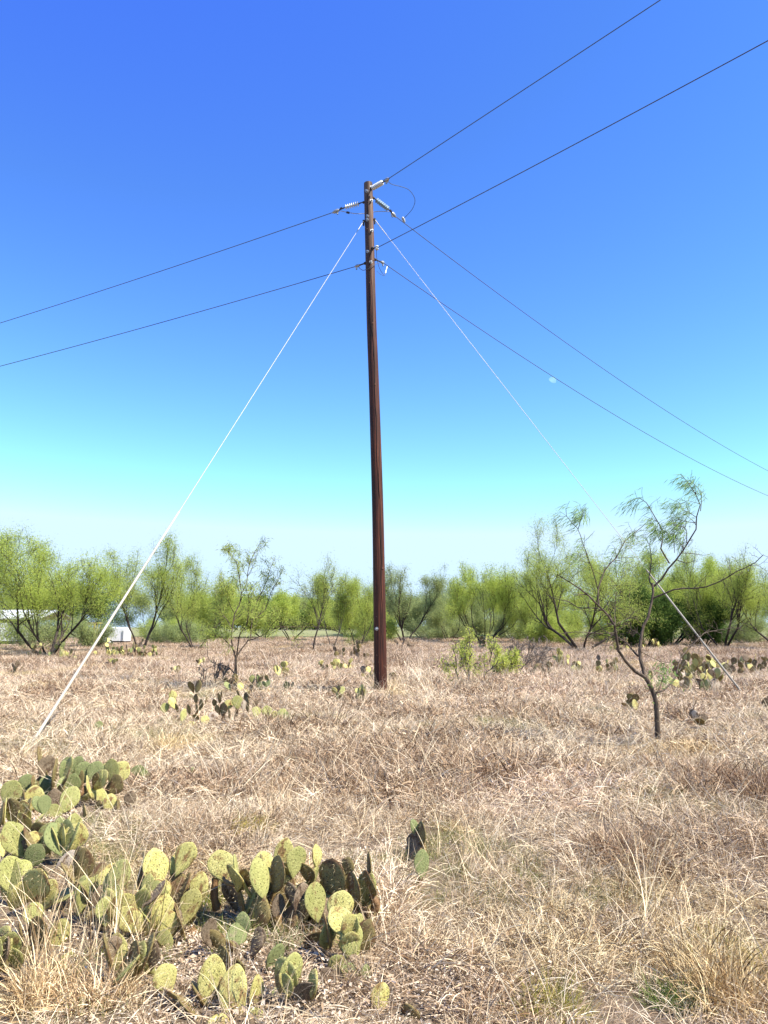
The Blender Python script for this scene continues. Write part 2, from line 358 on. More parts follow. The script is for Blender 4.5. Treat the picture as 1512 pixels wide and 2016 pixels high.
# identification disc near the foot
def insulator(p_pole, p0, p1, p_end, mat, nsh, rsh):
    """rod from the pole, shed stack from p0 to p1, clamp at p_end"""
    root = MB(); root.tube([p_pole, p_pole + (p0 - p_pole) * .5 + np.array((0, 0, .01)), p0], [.022, .016, .02], 8)
    root.lathe(p_pole, p0, [(0, .001), (0, .035), (.05, .035), (.06, .02)], 8)
    hub = root.build('insulator', M['steel_dark'], pole, True, PB)
    L = np.linalg.norm(p1 - p0); st = L / nsh; prof = [(0, .001), (0, .028)]
    for i in range(nsh):
        s0 = i * st; prof += [(s0 + st * .15, .026), (s0 + st * .24, rsh), (s0 + st * .36, rsh), (s0 + st * .46, .03), (s0 + st * .95, .026)]
    prof += [(L, .028), (L, .001)]
    c = MB(); c.lathe(p0, p1, prof, 18); c.build('shed_stack', M[mat], hub, True, PB)
    d = p_end - p1; ln = np.linalg.norm(d); d = d / ln; up = np.cross(d, np.cross((0, 0, 1.), d)); up /= np.linalg.norm(up)
    c = MB(); c.tube([p1, p1 + d * ln * .55], [.018, .018], 8)
    c.tube([p1 + d * ln * .25 + up * .02, p1 + d * ln * .45 + up * .02], [.03, .03], 8)
    c.build('link', M['steel_dark'], hub, True, PB)
    c = MB(); c.tube([p1 + d * ln * .55, p1 + d * ln * .7, p_end, p_end + d * .08], [.028, .05, .05, .015], 10)
    e = p1 + d * ln * .8
    c.tube([e - up * .03, e - up * .10], [.025, .022], 8); c.tube([e + np.cross(d, up) * .04 - up * .05, e - np.cross(d, up) * .04 - up * .05], [.02, .02], 6)
    c.build('clamp', M['galv'], hub, True, PB)
# primary dead ends: back-right, left, front-right
A1 = at(763, 353, PD - .75); insulator(pole_pt(373, .09, -.08), at(734, 370, PD - .2), at(753.5, 359, PD - .55), A1, 'porcelain', 7, .07)
A2 = at(659, 417, PD + .25); insulator(pole_pt(398, -.11, 0), at(706, 401, PD + .06), at(679, 408.5, PD + .17), A2, 'porcelain', 7, .07)
A3 = at(776, 424, PD + .6); insulator(pole_pt(388, .11, .02), at(741, 394, PD + .12), at(765, 412, PD + .42), A3, 'porcelain_blue', 7, .072)
# neutral dead ends
def neutral(p_pole, p_end, spool=False):
    d = p_end - p_pole; ln = np.linalg.norm(d); d /= ln; up = np.array((0, 0, 1.))
    c = MB(); c.tube([p_pole, p_end], [.022, .016], 8); c.lathe(p_pole, p_end, [(0, .001), (0, .04), (.04, .04), (.05, .02)], 8)
    h = c.build('neutral_bracket', M['steel_dark'], pole, True, PB)
    c = MB()
    if spool: c.lathe(p_end - up * .05, p_end + up * .05, [(0, .001), (0, .045), (.03, .05), (.04, .03), (.06, .03), (.07, .05), (.1, .045), (.1, .001)], 14)
    else: c.tube([p_end - d * .1, p_end, p_end + d * .06], [.03, .045, .015], 9); c.tube([p_end - up * .02, p_end - up * .1], [.025, .02], 7)
    c.build('clamp', M['porcelain' if spool else 'galv'], h, True, PB)
N1 = at(742, 488, PD - .3); neutral(pole_pt(492, .07, -.1), N1, True)
N2 = at(702, 524, PD + .1); neutral(pole_pt(518, -.12, 0), N2)
N3 = at(754, 517, PD + .35); neutral(pole_pt(510, .12, .02), N3)

# line wires
def catenary(p, q, ext, sag, n=40):
    """from p through q and on to ext times that span, sagging by a parabola in p..q"""
    ts = np.linspace(0, ext, n); P = p + (q - p) * ts[:, None]
    P[:, 2] -= 4 * sag * ts * (1 - ts); return P
def wire(label, p, q, ext, sag, r=.0098, grp='power line wires at the pole'):
    c = MB(); c.tube(catenary(p, q, ext, sag), r, 6)
    return tag(c.build('power_line', M['wire'], None, True), label, 'power line', grp)
wire('upper dark wire climbing from the pole top to the top edge of the photo', A1, at(1300, 0, 13.6), 1.5, 0.0)
wire('dark neutral wire rising to the right from the white spool below the insulators', N1, at(1512, 80, 11.6), 1.4, 0.03)
wire('upper thin dark wire running left from the white insulator on the pole', A2, at(0, 636, 24.8), 1.9, 0.05)
wire('lower thin dark wire running left from the pole at the neutral clamp', N2, at(0, 721, 24.6), 1.9, 0.05)
wire('upper dark wire descending right from the blue-grey insulator', A3, at(1512, 927, 40.5), 1.7, 0.45)
wire('lower dark wire descending right past the moon from the neutral clamp', N3, at(1512, 976, 40.5), 1.7, 0.5)

def spline(pts, n=30):
    P = np.asarray(pts, float); t = np.linspace(0, len(P) - 1, n); i = np.clip(t.astype(int), 0, len(P) - 2); u = (t - i)[:, None]
    p0 = P[np.maximum(i - 1, 0)]; p1 = P[i]; p2 = P[i + 1]; p3 = P[np.minimum(i + 2, len(P) - 1)]
    return .5 * (2 * p1 + (p2 - p0) * u + (2 * p0 - 5 * p1 + 4 * p2 - p3) * u ** 2 + (3 * p1 - p0 - 3 * p2 + p3) * u ** 3)
J = thing('jumper_wire', 'thin wire loop bulging right of the pole top between two insulators', 'wire', A1)
c = MB(); c.tube(spline([at(*p) for p in ((764, 357, PD - .7), (772, 363, PD - .6), (788, 367, PD - .4), (804, 373, PD - .1), (814, 385, PD + .1), (817, 397, PD + .3), (812, 411, PD + .5), (803, 422, PD + .7), (795, 430, PD + .95))]), .0075, 6)
c.build('cable', M['wire'], J, True, A1)
e = at(794.5, 432, PD + .98); c = MB(); c.tube([e + np.array((-.04, -.03, .05)), e, e + np.array((.03, .02, -.08))], [.03, .045, .03], 8); c.build('connector', M['galv'], J, True, A1)
e0 = at(672, 415, PD + .2); J = thing('jumper_wire', 'pale sagging jumper passing behind the pole between left and right insulators', 'wire', e0)
c = MB(); c.tube(spline([at(*p) for p in ((670, 415, PD + .2), (684, 418, PD + .22), (700, 420.5, PD + .25), (716, 420.5, PD + .28), (732, 418, PD + .3), (748, 416, PD + .35), (767, 417, PD + .5))]), .009, 6)
c.build('cable', M['galv'], J, True, e0)
e = at(685, 418.5, PD + .22); c = MB(); c.tube([e + np.array((-.04, 0, .01)), e + np.array((.04, 0, -.01))], [.03, .03], 8); c.build('connector', M['steel_dark'], J, True, e0)
e0 = at(705, 524, PD + .1); J = thing('jumper_wire', 'short looped tail hanging under the left neutral clamp', 'wire', e0)
c = MB(); c.tube(spline([at(*p) for p in ((705, 523, PD + .1), (708, 528, PD + .05), (714, 532, PD), (720, 531, PD - .1), (726, 529, PD - .17), (735, 522, PD - .15), (745, 518, PD), (752, 515, PD + .2))]), .008, 6)
c.build('cable', M['wire'], J, True, e0)
e0 = at(745, 520, PD + .2); J = thing('jumper_wire', 'tangled loop of tail wire hanging right of the pole below the neutral clamp', 'wire', e0)
c = MB(); c.tube(spline([at(*p) for p in ((741, 491, PD - .3), (741.5, 505, PD - .1), (744, 518, PD + .1), (748, 530, PD + .2), (753, 538, PD + .3), (757, 542, PD + .3), (759, 538, PD + .35), (761, 530, PD + .4), (763, 524, PD + .5))]), .0065, 6)
c.tube(spline([at(*p) for p in ((742, 534, PD + .1), (749, 540, PD + .2), (756, 543, PD + .3))]), .005, 6)
c.build('cable', M['wire'], J, True, e0)
c = MB(); c.tube([at(758.5, 538, PD + .35), at(762, 525, PD + .45)], [.018, .015], 8); c.build('connector', M['porcelain'], J, True, e0)

# guys
M['sleeve_grey'] = simple('sleeve_grey', (.24, .22, .19), (.36, .33, .28), 6, 0.5, 0, 0.05, stretch=(1, 1, .2))
def guy(label, p_top, p_end, p_guard, r_guard, mat='sleeve'):
    g = thing('guy_wire', label, 'guy wire', p_end)
    d = (p_top - p_end); d /= np.linalg.norm(d)
    c = MB(); c.tube([p_top, (p_top + p_end) / 2, p_end], .0062, 6); c.build('cable', M['strand'], g, True, p_end)
    c = MB(); c.tube([p_top - d * .02, p_top - d * .10, p_top - d * .55, p_top - d * .6], [.014, .011, .010, .007], 8); c.build('grip', M['strand'], g, True, p_end)
    c = MB(); c.tube([p_guard, p_guard - d * .02, p_end + d * .3, p_end - d * .05], [r_guard * .4, r_guard * .75, r_guard, r_guard * 1.05], 10); s = c.build('guard_sleeve', M[mat], g, True, p_end)
    c = MB(); c.tube([p_top + (pole_pt(434) - p_top) * .6, p_top], [.03, .03], 8); c.tube([p_top + np.array((0, 0, .03)), p_top - np.array((0, 0, .13))], [.028, .02], 8)
    c.build('bracket', M['steel_dark'], g, True, p_end)
pe = gpt(62, 1465, 0.05); guy('pale guy strand with cream guard sleeve slanting down to the left grass', pole_pt(437, -.15, -.04), pe, pe + (pole_pt(437, -.15, -.04) - pe) * .285, .0215)
q1 = pole_pt(433, .15, -.02); pe = gpt(1464, 1368, 0.1); guy('pale guy strand with grey guard sleeve slanting down behind the small bare tree', q1, pe, pe + (q1 - pe) * .232, .024, 'sleeve_grey')

# moon: the sunlit part of its globe
def moon():
    c = at(1087, 750, 2600); rr = 7.6 * depth(2600, 800) / F
    s = Vector((0.52, 0.10, 0.85)).normalized(); view = Vector(-c + np.array((0, 0, EYE))).normalized()
    V = []; Q = []; nu, nv = 24, 24
    zax = s; xax = view.cross(zax).normalized(); yax = zax.cross(xax)
    for i in range(nu + 1):
        th = math.pi * 0.47 * i / nu
        for j in range(nv):
            a = 2 * math.pi * j / nv
            p = (xax * math.cos(a) + yax * math.sin(a)) * math.sin(th) + zax * math.cos(th); V.append(tuple(p * rr))
    Q = [(i * nv + j, i * nv + (j + 1) % nv, (i + 1) * nv + (j + 1) % nv, (i + 1) * nv + j) for i in range(nu) for j in range(nv)]
    o = link('moon', new_mesh('moon', V, Q, True, [M['moon']]), None, Vector(c))
    tag(o, 'faint pale half moon in the blue sky right of the pole', 'moon')
moon()

# ------------------------------------------------------------------ far buildings, half hidden by the left trees
def wheel(c, r, w, parent, off):
    m = MB(); c = np.asarray(c, float); m.lathe(c - (0, w / 2, 0), c + (0, w / 2, 0), [(0, .001), (0, r), (w, r), (w, .001)], 16)
    t = m.build('wheel', M['rubber'], parent, True, off)
    m = MB(); m.lathe(c - (0, w / 2 + .02, 0), c + (0, w / 2, 0), [(0, .001), (0, r * .55), (.03, r * .55), (.03, .001)], 12); m.build('rim', M['galv'], t, True, off)
def px_x(px, d): return (px - 756) / F * depth(d, 1.5)
D = 62.0
x0, x1 = px_x(-75, D), px_x(46, D); g0 = (0.5 * (x0 + x1), D, 0.0)
tr = thing('travel_trailer', 'white travel trailer with a dark window at the left edge behind the trees', 'trailer', g0)
m = MB(); prof = [(x0, .55), (x0, 1.5), (x0 + .3, 1.95), (x1 - .5, 1.95), (x1 - .12, 1.6), (x1, 1.1), (x1, .8), (x1 - .1, .55)]
kk = len(prof); V = [(x, y, z) for y in (D - 1.1, D + 1.1) for x, z in prof]
sq = [(0, 1, 2, 3), (0, 3, 4, 7), (4, 5, 6, 7)]
m.add(V, [(i, (i + 1) % kk, kk + (i + 1) % kk, kk + i) for i in range(kk)] + sq + [tuple(kk + q for q in f[::-1]) for f in sq])
m.build('body', M['white_paint'], tr, False, g0)
for wx0, wx1 in ((-60, -35), (-14, 15)):
    a, bb = px_x(wx0, D), px_x(wx1, D); m = MB(); m.box(((a + bb) / 2, D - 1.11, 1.17), (bb - a, .05, .5)); w = m.build('window', M['glass_dark'], tr, False, g0)
    m = MB()
    for zz in (.9, 1.44): m.box(((a + bb) / 2, D - 1.13, zz), (bb - a + .1, .05, .05))
    m.build('frame', M['galv'], w, False, g0)
m = MB(); m.box(((x0 + x1) / 2, D, .42), (x1 - x0 - .3, 2.0, .22)); m.build('chassis', M['barn_dark'], tr, False, g0)
for wx in (-30, -15): wheel((px_x(wx, D), D - 1.0, .33), .33, .2, tr, g0)
D = 82.0; x0, x1 = px_x(-110, D), px_x(106, D); g0 = ((x0 + x1) / 2, D, 0)
bn = thing('metal_barn', 'long low barn with white metal roof and dark walls behind the left trees', 'barn', g0)
m = MB(); V = [(x0, D - 3.5, 2.55), (x1, D - 3.5, 2.55), (x1, D + 1, 3.45), (x0, D + 1, 3.45), (x1, D + 5.5, 2.5), (x0, D + 5.5, 2.5)]
m.add(V, [(0, 1, 2, 3), (3, 2, 4, 5)]); V2 = [(x, y, z - .12) for x, y, z in V]; m.add(V2, [(3, 2, 1, 0), (5, 4, 2, 3)]); m.add([V[0], V[1], V2[1], V2[0]], [(0, 3, 2, 1)]); m.add([V[1], V[2], V2[2], V2[1]], [(0, 3, 2, 1)])
m.build('roof', M['roof_white'], bn, False, g0)
m = MB(); xw = px_x(44, D); m.box(((x0 + xw) / 2, D + .5, 1.2), (xw - x0, 7, 2.4)); m.build('wall', M['barn_dark'], bn, False, g0)
for px in (60, 80, 103):
    m = MB(); m.box((px_x(px, D), D - 3.2, 1.2), (.15, .15, 2.4)); m.build('post', M['galv'], bn, False, g0)
D = 66.0; x0, x1 = px_x(196, D), px_x(252, D); g0 = ((x0 + x1) / 2, D, 0)
bt = thing('cargo_trailer', 'small white box trailer behind the prickly pears near the left guy sleeve', 'trailer', g0)
m = MB(); m.box(((x0 + x1) / 2, D, 1.0), (x1 - x0, 1.8, 1.05)); m.box(((x0 + x1) / 2, D, 1.56), (x1 - x0 - .1, 1.7, .1), None, .92); m.build('body', M['white_paint'], bt, False, g0)
m = MB(); m.box((x1 - .12, D - .92, .95), (.12, .05, .7)); m.build('vent', M['galv'], bt, False, g0)
m = MB(); m.box((x0 + .55, D - .92, .95), (.7, .04, .85)); m.build('door', M['roof_white'], bt, False, g0)
m = MB(); m.box(((x0 + x1) / 2, D, .42), (x1 - x0, 1.5, .1)); m.tube([(x0, D, .42), (x0 - .9, D, .42)], .05, 6); m.build('chassis', M['barn_dark'], bt, False, g0)
wheel(((x0 + x1) / 2, D - .85, .3), .3, .18, bt, g0)
D = 64.0; xm = px_x(184, D); g0 = (xm, D, 0)
yl = thing('forklift', 'yellow machine with upright mast half hidden by branches beside the white box trailer', 'machine', g0)
m = MB(); m.box((xm, D, .75), (.9, 1.6, .6)); m.box((xm, D + .5, 1.1), (.8, .5, .3), None, .85); m.build('body', M['yellow'], yl, False, g0)
m = MB()
for dx in (-.4, .4): m.tube([(xm + dx, D - .3, 1.0), (xm + dx, D - .25, 1.9)], .05, 6); m.tube([(xm + dx, D + .5, 1.0), (xm + dx, D + .45, 1.9)], .05, 6)
m.box((xm, D + .1, 1.95), (1.0, 1.1, .1)); m.build('cab_frame', M['yellow'], yl, False, g0)
m = MB()
for dx in (-.45, .42): m.box((xm + dx, D - .9, 1.1), (.12, .1, 1.7))
m.box((xm, D - .9, .6), (.8, .08, .1)); m.box((xm, D - .9, 1.8), (.8, .08, .1)); m.build('mast', M['yellow'], yl, False, g0)
for dx in (-.36, .36):
    m = MB(); c0 = np.array((xm + dx, D - .6, .32)); m.lathe(c0 - (.1, 0, 0), c0 + (.1, 0, 0), [(0, .001), (0, .32), (.2, .32), (.2, .001)], 14); m.build('wheel', M['rubber'], yl, True, g0)
D = 105.0; x0, x1 = px_x(352, D), px_x(409, D); zb = float(gz(x0, D)); g0 = ((x0 + x1) / 2, D, zb)
sh = thing('shed', 'small brown shed with pale roof edge and white posts far behind the field', 'shed', g0)
m = MB(); m.box(((x0 + x1) / 2 + .4, D + 1, zb + .85), (x1 - x0 - 1.2, 2.5, 1.7)); m.build('wall', M['brown_wall'], sh, False, g0)
m = MB(); m.box(((x0 + x1) / 2 + .2, D + .6, zb + 1.78), (x1 - x0, 3.6, .12), (R(-5), 0, 0)); m.build('roof', M['tan'], sh, False, g0)
for px in (354, 391, 408):
    m = MB(); m.box((px_x(px, D), D - .9, zb + .8), (.14, .14, 1.6)); m.build('post', M['white_paint'], sh, False, g0)
xp = px_x(430, 100.0); m = MB(); m.box((xp, 100, float(gz(xp, 100)) + .8), (.16, .16, 1.5)); m.box((xp, 100, float(gz(xp, 100)) + 1.58), (.2, .2, .06)); tag(m.build('post', M['white_paint']), 'short white post standing right of the brown shed', 'post')
# rail fence along the pale road
fx = np.arange(px_x(535, 132), px_x(905, 132), 2.6); f0 = (float(fx[0]), 132.0, float(gz(fx[0], 132)))
fc = thing('rail_fence', 'low dark rail fence in front of the pale road beyond the trees', 'fence', f0)
m = MB(); m.tube([(x, 132.0, float(gz(x, 132)) + .62) for x in fx], .06, 6); m.build('rail', M['fence_wood'], fc, True, f0)
m0 = None
for i, x in enumerate(fx):
    z = float(gz(x, 132))
    if m0 is None:
        m = MB(); m.box((0, 0, .3), (.14, .14, .72)); m0 = m.mesh('post', [M['fence_wood']])
    link('post', m0, fc, Vector((x - f0[0], 0, z - f0[2])))


# ------------------------------------------------------------------ trees
def unit(v): return v / (np.linalg.norm(v, axis=-1, keepdims=True) + 1e-9)
def grow(rng, P, Rr, per, lo, hi, lfac, ang, up, n=6, rfac=.6, wob=.25, lmin=0.0):
    """children of the polylines P (B,m,3) with radii Rr (B,m)"""
    B, m, _ = P.shape; N = B * per
    par = np.repeat(np.arange(B), per); t = rng.uniform(lo, hi, N)
    f = t * (m - 1); i = np.clip(f.astype(int), 0, m - 2); u = (f - i)[:, None]
    p0 = P[par, i] * (1 - u) + P[par, i + 1] * u; r0 = Rr[par, i] * (1 - u[:, 0]) + Rr[par, i + 1] * u[:, 0]
    T = unit(P[par, i + 1] - P[par, i]); L = np.linalg.norm(np.diff(P, axis=1), axis=2).sum(1)[par]
    rv = unit(rng.normal(size=(N, 3))); side = unit(np.cross(T, rv))
    a = np.radians(rng.uniform(ang[0], ang[1], N))[:, None]
    d = unit(T * np.cos(a) + side * np.sin(a) + np.array((0, 0, up)))
    ln = np.maximum(L * lfac * rng.uniform(.6, 1.2, N) * (1 - .45 * t), lmin)
    Q = np.zeros((N, n, 3)); Q[:, 0] = p0; w = np.zeros((N, 3))
    for k in range(1, n):
        w = w * .6 + rng.normal(size=(N, 3)) * wob; d = unit(d + w * .5 + np.array((0, 0, up * .25)))
        Q[:, k] = Q[:, k - 1] + d * (ln / (n - 1))[:, None]
    rr = (r0 * rfac)[:, None] * np.linspace(1, .3, n)[None]
    return Q, rr
def leaf_quads(rng, P, cnt, L, Wd, jit, droop=.5, wind=(0, 0, 0), lo=.25, rnd=.6):
    """cnt sliver leaves along each polyline"""
    B, m, _ = P.shape; N = B * cnt
    par = np.repeat(np.arange(B), cnt); f = rng.uniform(lo, 1, N) * (m - 1); i = np.clip(f.astype(int), 0, m - 2); u = (f - i)[:, None]
    p = P[par, i] * (1 - u) + P[par, i + 1] * u + rng.normal(size=(N, 3)) * jit
    d = unit(unit(P[par, i + 1] - P[par, i]) * .5 + rng.normal(size=(N, 3)) * rnd + np.array((0, 0, -droop)) + np.array(wind))
    s = unit(np.cross(d, rng.normal(size=(N, 3))))
    l = L * rng.uniform(.6, 1.3, N)[:, None]; w = Wd * rng.uniform(.6, 1.2, N)[:, None]
    a = p; b = p + d * l * .5 + s * w * .5; c = p + d * l + np.array((0, 0, -.12)) * l; e = p + d * l * .5 - s * w * .5
    V = np.stack([a, b, c, e], 1).reshape(-1, 3); Q = np.arange(4 * N).reshape(-1, 4)
    return V, Q
def tree(name, label, px, py, ptop, pl, pr, d, stems=3, lean=.35, leaf='leaf_green', bark='bark', per=(9, 7, 5), cnt=9, seed=0,
         trunk=.11, low=.25, group='mesquite trees along the far edge of the field', upb=.25, L=.13, Wd=.024, jit=.13, cat='tree', z0=None, kind=0):
    rng = np.random.default_rng(1000 + seed)
    base = at(px, py, d); base[2] = float(gz(base[0], base[1])) if z0 is None else z0
    top = at(px, ptop, d)[2] - base[2]; xl = at(pl, 1200, d)[0] - base[0]; xr = at(pr, 1200, d)[0] - base[0]
    n = 9; S = np.zeros((stems, n, 3)); az = rng.uniform(0, 2 * np.pi) + np.arange(stems) * 2 * np.pi / stems + rng.normal(size=stems) * .4
    w = np.zeros((stems, 3))
    S[:, 0] = np.stack([np.cos(az), np.sin(az), np.zeros(stems)], -1) * .12 * min(stems - 1, 2.5); S[:, 0, 2] = -.08
    le = lean * rng.uniform(.5, 1.3, stems)
    dd = unit(np.stack([np.cos(az) * le, np.sin(az) * le, np.ones(stems)], -1))
    for k in range(1, n):
        w = w * .5 + rng.normal(size=(stems, 3)) * .16; dd = unit(dd + w * .6 + np.array((0, 0, .03))); S[:, k] = S[:, k - 1] + dd / (n - 1)
    r0 = .46 * trunk / top * rng.uniform(.7, 1.1, stems)[:, None] * np.linspace(1, .2, n)[None]
    L1, r1 = grow(rng, S, r0, per[0], low, .98, .75, (25, 60), upb, 7, .6)
    L2, r2 = grow(rng, L1, r1, per[1], .25, 1, .6, (25, 60), upb * .8, 6, .6)
    L3, r3 = grow(rng, L2, r2, per[2], .2, 1, .6, (20, 60), upb * .3, 4, .7)
    allp = np.concatenate([L2.reshape(-1, 3), L3.reshape(-1, 3)])
    sz = top / np.percentile(allp[:, 2], 99.5)
    sr = (xr) / max(np.percentile(allp[:, 0], 98.5), .05); sl = (-xl) / max(-np.percentile(allp[:, 0], 1.5), .05)
    sy = (sr + sl) / 2
    def fit(P):
        P = P.copy(); z = np.clip(P[..., 2] * 4, 0, 1); x = P[..., 0]
        P[..., 0] = np.where(x > 0, x * (1 + (sr - 1) * z), x * (1 + (sl - 1) * z)); P[..., 1] *= 1 + (sy - 1) * z; P[..., 2] *= sz; return P
    S, L1, L2, L3 = fit(S), fit(L1), fit(L2), fit(L3)
    root = thing(name, label, cat, base, group)
    m = MB(); k = top
    m.tubes(S, r0 * k, 7); m.tubes(L1, np.maximum(r1 * k, .012), 5); m.tubes(L2, np.maximum(r2 * k, .008), 4); m.tubes(L3, np.maximum(r3 * k, .006), 3)
    link('trunk', m.mesh('trunk', [M[bark]], True), root)
    if cnt:
        c = MB(); V, Q = leaf_quads(rng, L3, int(cnt * 4.2), L, Wd, jit * 1.9); c.add(V, Q); V, Q = leaf_quads(rng, L2, max(cnt // 2, 1), L, Wd, jit, lo=.5); c.add(V, Q)
        link('crown', c.mesh('crown', [M[leaf]], False), root)
    return root
G1 = 'mesquite trees along the far edge of the field'
T = lambda *a, **k: tree('mesquite_tree', *a, **k)
T('leafy mesquite cut off by the left edge of the photo above the white trailer', -45, 1282, 1058, -130, 50, 46, 3, seed=1, leaf='leaf_yellow', cnt=8)
T('broad yellow-green mesquite with several black trunks in front of the white trailer', 95, 1283, 1058, -10, 235, 42, 5, .5, 'leaf_yellow', per=(10, 7, 5), cnt=8, seed=2, trunk=.2, low=.3, upb=.35)
T('tall forked dark-trunked mesquite behind the guy sleeve left of the field', 278, 1268, 1060, 205, 345, 50, 2, .25, 'leaf_green', seed=3, per=(10, 7, 5), cnt=9, trunk=.2)
T('leaning mesquite with pale green crown between the forked tree and the lone sapling', 385, 1262, 1098, 300, 455, 56, 3, .6, 'leaf_green', seed=4, per=(9, 7, 5), cnt=9, trunk=.13)
T('round yellow-green tree with two brown trunks far behind the sapling', 572, 1256, 1166, 520, 640, 88, 3, .3, 'leaf_yellow', seed=5, cnt=8, trunk=.2, low=.45, L=.18, Wd=.04)
T('slender mesquite with one straight dark trunk left of the utility pole', 616, 1276, 1097, 570, 665, 52, 1, .15, 'leaf_green', seed=6, per=(13, 6, 5), cnt=5, trunk=.2, low=.3)
T('bright green thin-stemmed mesquite right of the slender dark-trunked one', 655, 1264, 1130, 620, 700, 64, 2, .3, 'leaf_green', 'bark_pale', seed=7, per=(10, 7, 5), cnt=7, trunk=.11)
T('bushy green mesquite touching the left side of the pole', 704, 1266, 1142, 665, 752, 66, 3, .4, 'leaf_green', seed=8, cnt=11, trunk=.11, low=.12)
T('grey-green sparse mesquite with dark leaning trunks right behind the pole', 797, 1256, 1116, 738, 872, 78, 3, .35, 'leaf_grey', seed=9, per=(10, 7, 5), cnt=6, trunk=.26, L=.17, Wd=.034, upb=.5)
T('small mesquite in the gap between the sparse tree and the dome-shaped one', 885, 1254, 1150, 845, 925, 84, 3, .4, 'leaf_grey', seed=10, cnt=8, L=.17, Wd=.038)
T('dome-shaped yellow-green mesquite fanning from many thin stems', 955, 1258, 1116, 884, 1038, 76, 11, .75, 'leaf_yellow', seed=31, per=(6, 6, 4), cnt=7, trunk=.13, low=.4, L=.17, Wd=.038, upb=.4)
T('dull green mesquite right of the dome-shaped tree', 1052, 1256, 1136, 1000, 1100, 74, 4, .45, 'leaf_green', seed=12, per=(7, 6, 5), cnt=9, L=.15, Wd=.032, low=.1)
T('tallest broad green mesquite behind the small bare tree', 1146, 1256, 1034, 1032, 1262, 54, 4, .55, 'leaf_green', seed=13, per=(9, 7, 5), cnt=9, trunk=.26, low=.2)
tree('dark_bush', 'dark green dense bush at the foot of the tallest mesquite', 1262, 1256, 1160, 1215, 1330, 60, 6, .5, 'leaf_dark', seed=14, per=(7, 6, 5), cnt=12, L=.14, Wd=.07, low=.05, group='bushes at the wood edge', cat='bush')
T('rounded yellow-green mesquite behind the right guy sleeve', 1318, 1256, 1088, 1240, 1402, 66, 5, .5, 'leaf_yellow', seed=15, per=(10, 7, 5), cnt=9, trunk=.2, low=.2, L=.15, Wd=.032)
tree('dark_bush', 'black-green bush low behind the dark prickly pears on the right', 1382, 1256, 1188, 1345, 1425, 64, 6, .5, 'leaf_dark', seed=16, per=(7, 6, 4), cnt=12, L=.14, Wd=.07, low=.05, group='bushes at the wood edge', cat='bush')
T('open vase-shaped mesquite with bare black limbs near the right edge', 1424, 1254, 1088, 1345, 1500, 60, 4, .7, 'leaf_green', seed=17, per=(10, 7, 5), cnt=5, trunk=.22, low=.3)
T('leafy mesquite cut off by the right edge of the photo', 1535, 1258, 1096, 1470, 1620, 56, 4, .5, 'leaf_yellow', seed=18, per=(10, 7, 5), cnt=8, trunk=.2)
# further rows behind, each tree a thing of its own
GF = 'far trees closing the gaps behind the front row'
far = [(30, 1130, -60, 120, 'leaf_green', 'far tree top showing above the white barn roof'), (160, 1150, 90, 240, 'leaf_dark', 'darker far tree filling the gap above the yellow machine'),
       (330, 1165, 260, 420, 'leaf_grey', 'hazy far tree behind the leaning mesquite'), (440, 1160, 380, 520, 'leaf_green', 'far green tree behind the lone sapling and brown shed'),
       (520, 1178, 460, 580, 'leaf_yellow', 'low yellowish far tree right of the lone sapling'), (690, 1180, 610, 760, 'leaf_green', 'low far tree behind the bright thin-stemmed mesquite'),
       (835, 1165, 760, 900, 'leaf_grey', 'grey-green far tree behind the sparse mesquite by the pole'), (915, 1150, 850, 985, 'leaf_grey', 'far tree topping the gap left of the dome-shaped mesquite'),
       (1010, 1145, 950, 1085, 'leaf_green', 'far tree in the notch right of the dome-shaped mesquite'), (1095, 1130, 1030, 1180, 'leaf_yellow', 'far tree on the left flank of the tallest mesquite'),
       (1215, 1110, 1150, 1300, 'leaf_green', 'far tree on the right flank of the tallest mesquite'), (1390, 1118, 1320, 1460, 'leaf_green', 'dense far tree behind the vase-shaped mesquite'),
       (1470, 1125, 1410, 1560, 'leaf_grey', 'greyish far tree at the right edge of the wood')]
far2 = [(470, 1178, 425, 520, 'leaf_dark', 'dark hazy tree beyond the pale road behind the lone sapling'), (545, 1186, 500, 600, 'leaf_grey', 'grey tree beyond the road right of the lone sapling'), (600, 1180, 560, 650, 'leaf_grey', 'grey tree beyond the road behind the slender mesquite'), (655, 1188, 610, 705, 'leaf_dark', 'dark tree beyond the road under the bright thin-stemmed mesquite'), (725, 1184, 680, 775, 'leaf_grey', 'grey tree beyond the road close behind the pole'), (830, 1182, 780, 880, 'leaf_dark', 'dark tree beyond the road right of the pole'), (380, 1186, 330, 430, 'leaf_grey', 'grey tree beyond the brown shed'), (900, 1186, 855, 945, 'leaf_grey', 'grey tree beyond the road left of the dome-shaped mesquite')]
for i, (px, pt, pl, pr, lf, lab) in enumerate(far):
    T(lab, px, 1248, pt, pl, pr, 96 + (i * 37) % 11, 4, .4, lf, seed=40 + i, per=(9, 6, 4), cnt=13, trunk=.15, L=.2, Wd=.055, low=.04, jit=.22, group=GF)
for i, (px, pt, pl, pr, lf, lab) in enumerate(far2):
    T(lab, px, 1240, pt, pl, pr, 152 + (i * 23) % 17, 5, .5, lf, seed=140 + i, per=(9, 6, 4), cnt=14, trunk=.2, L=.36, Wd=.16, low=.02, jit=.25, group='trees beyond the pale road')
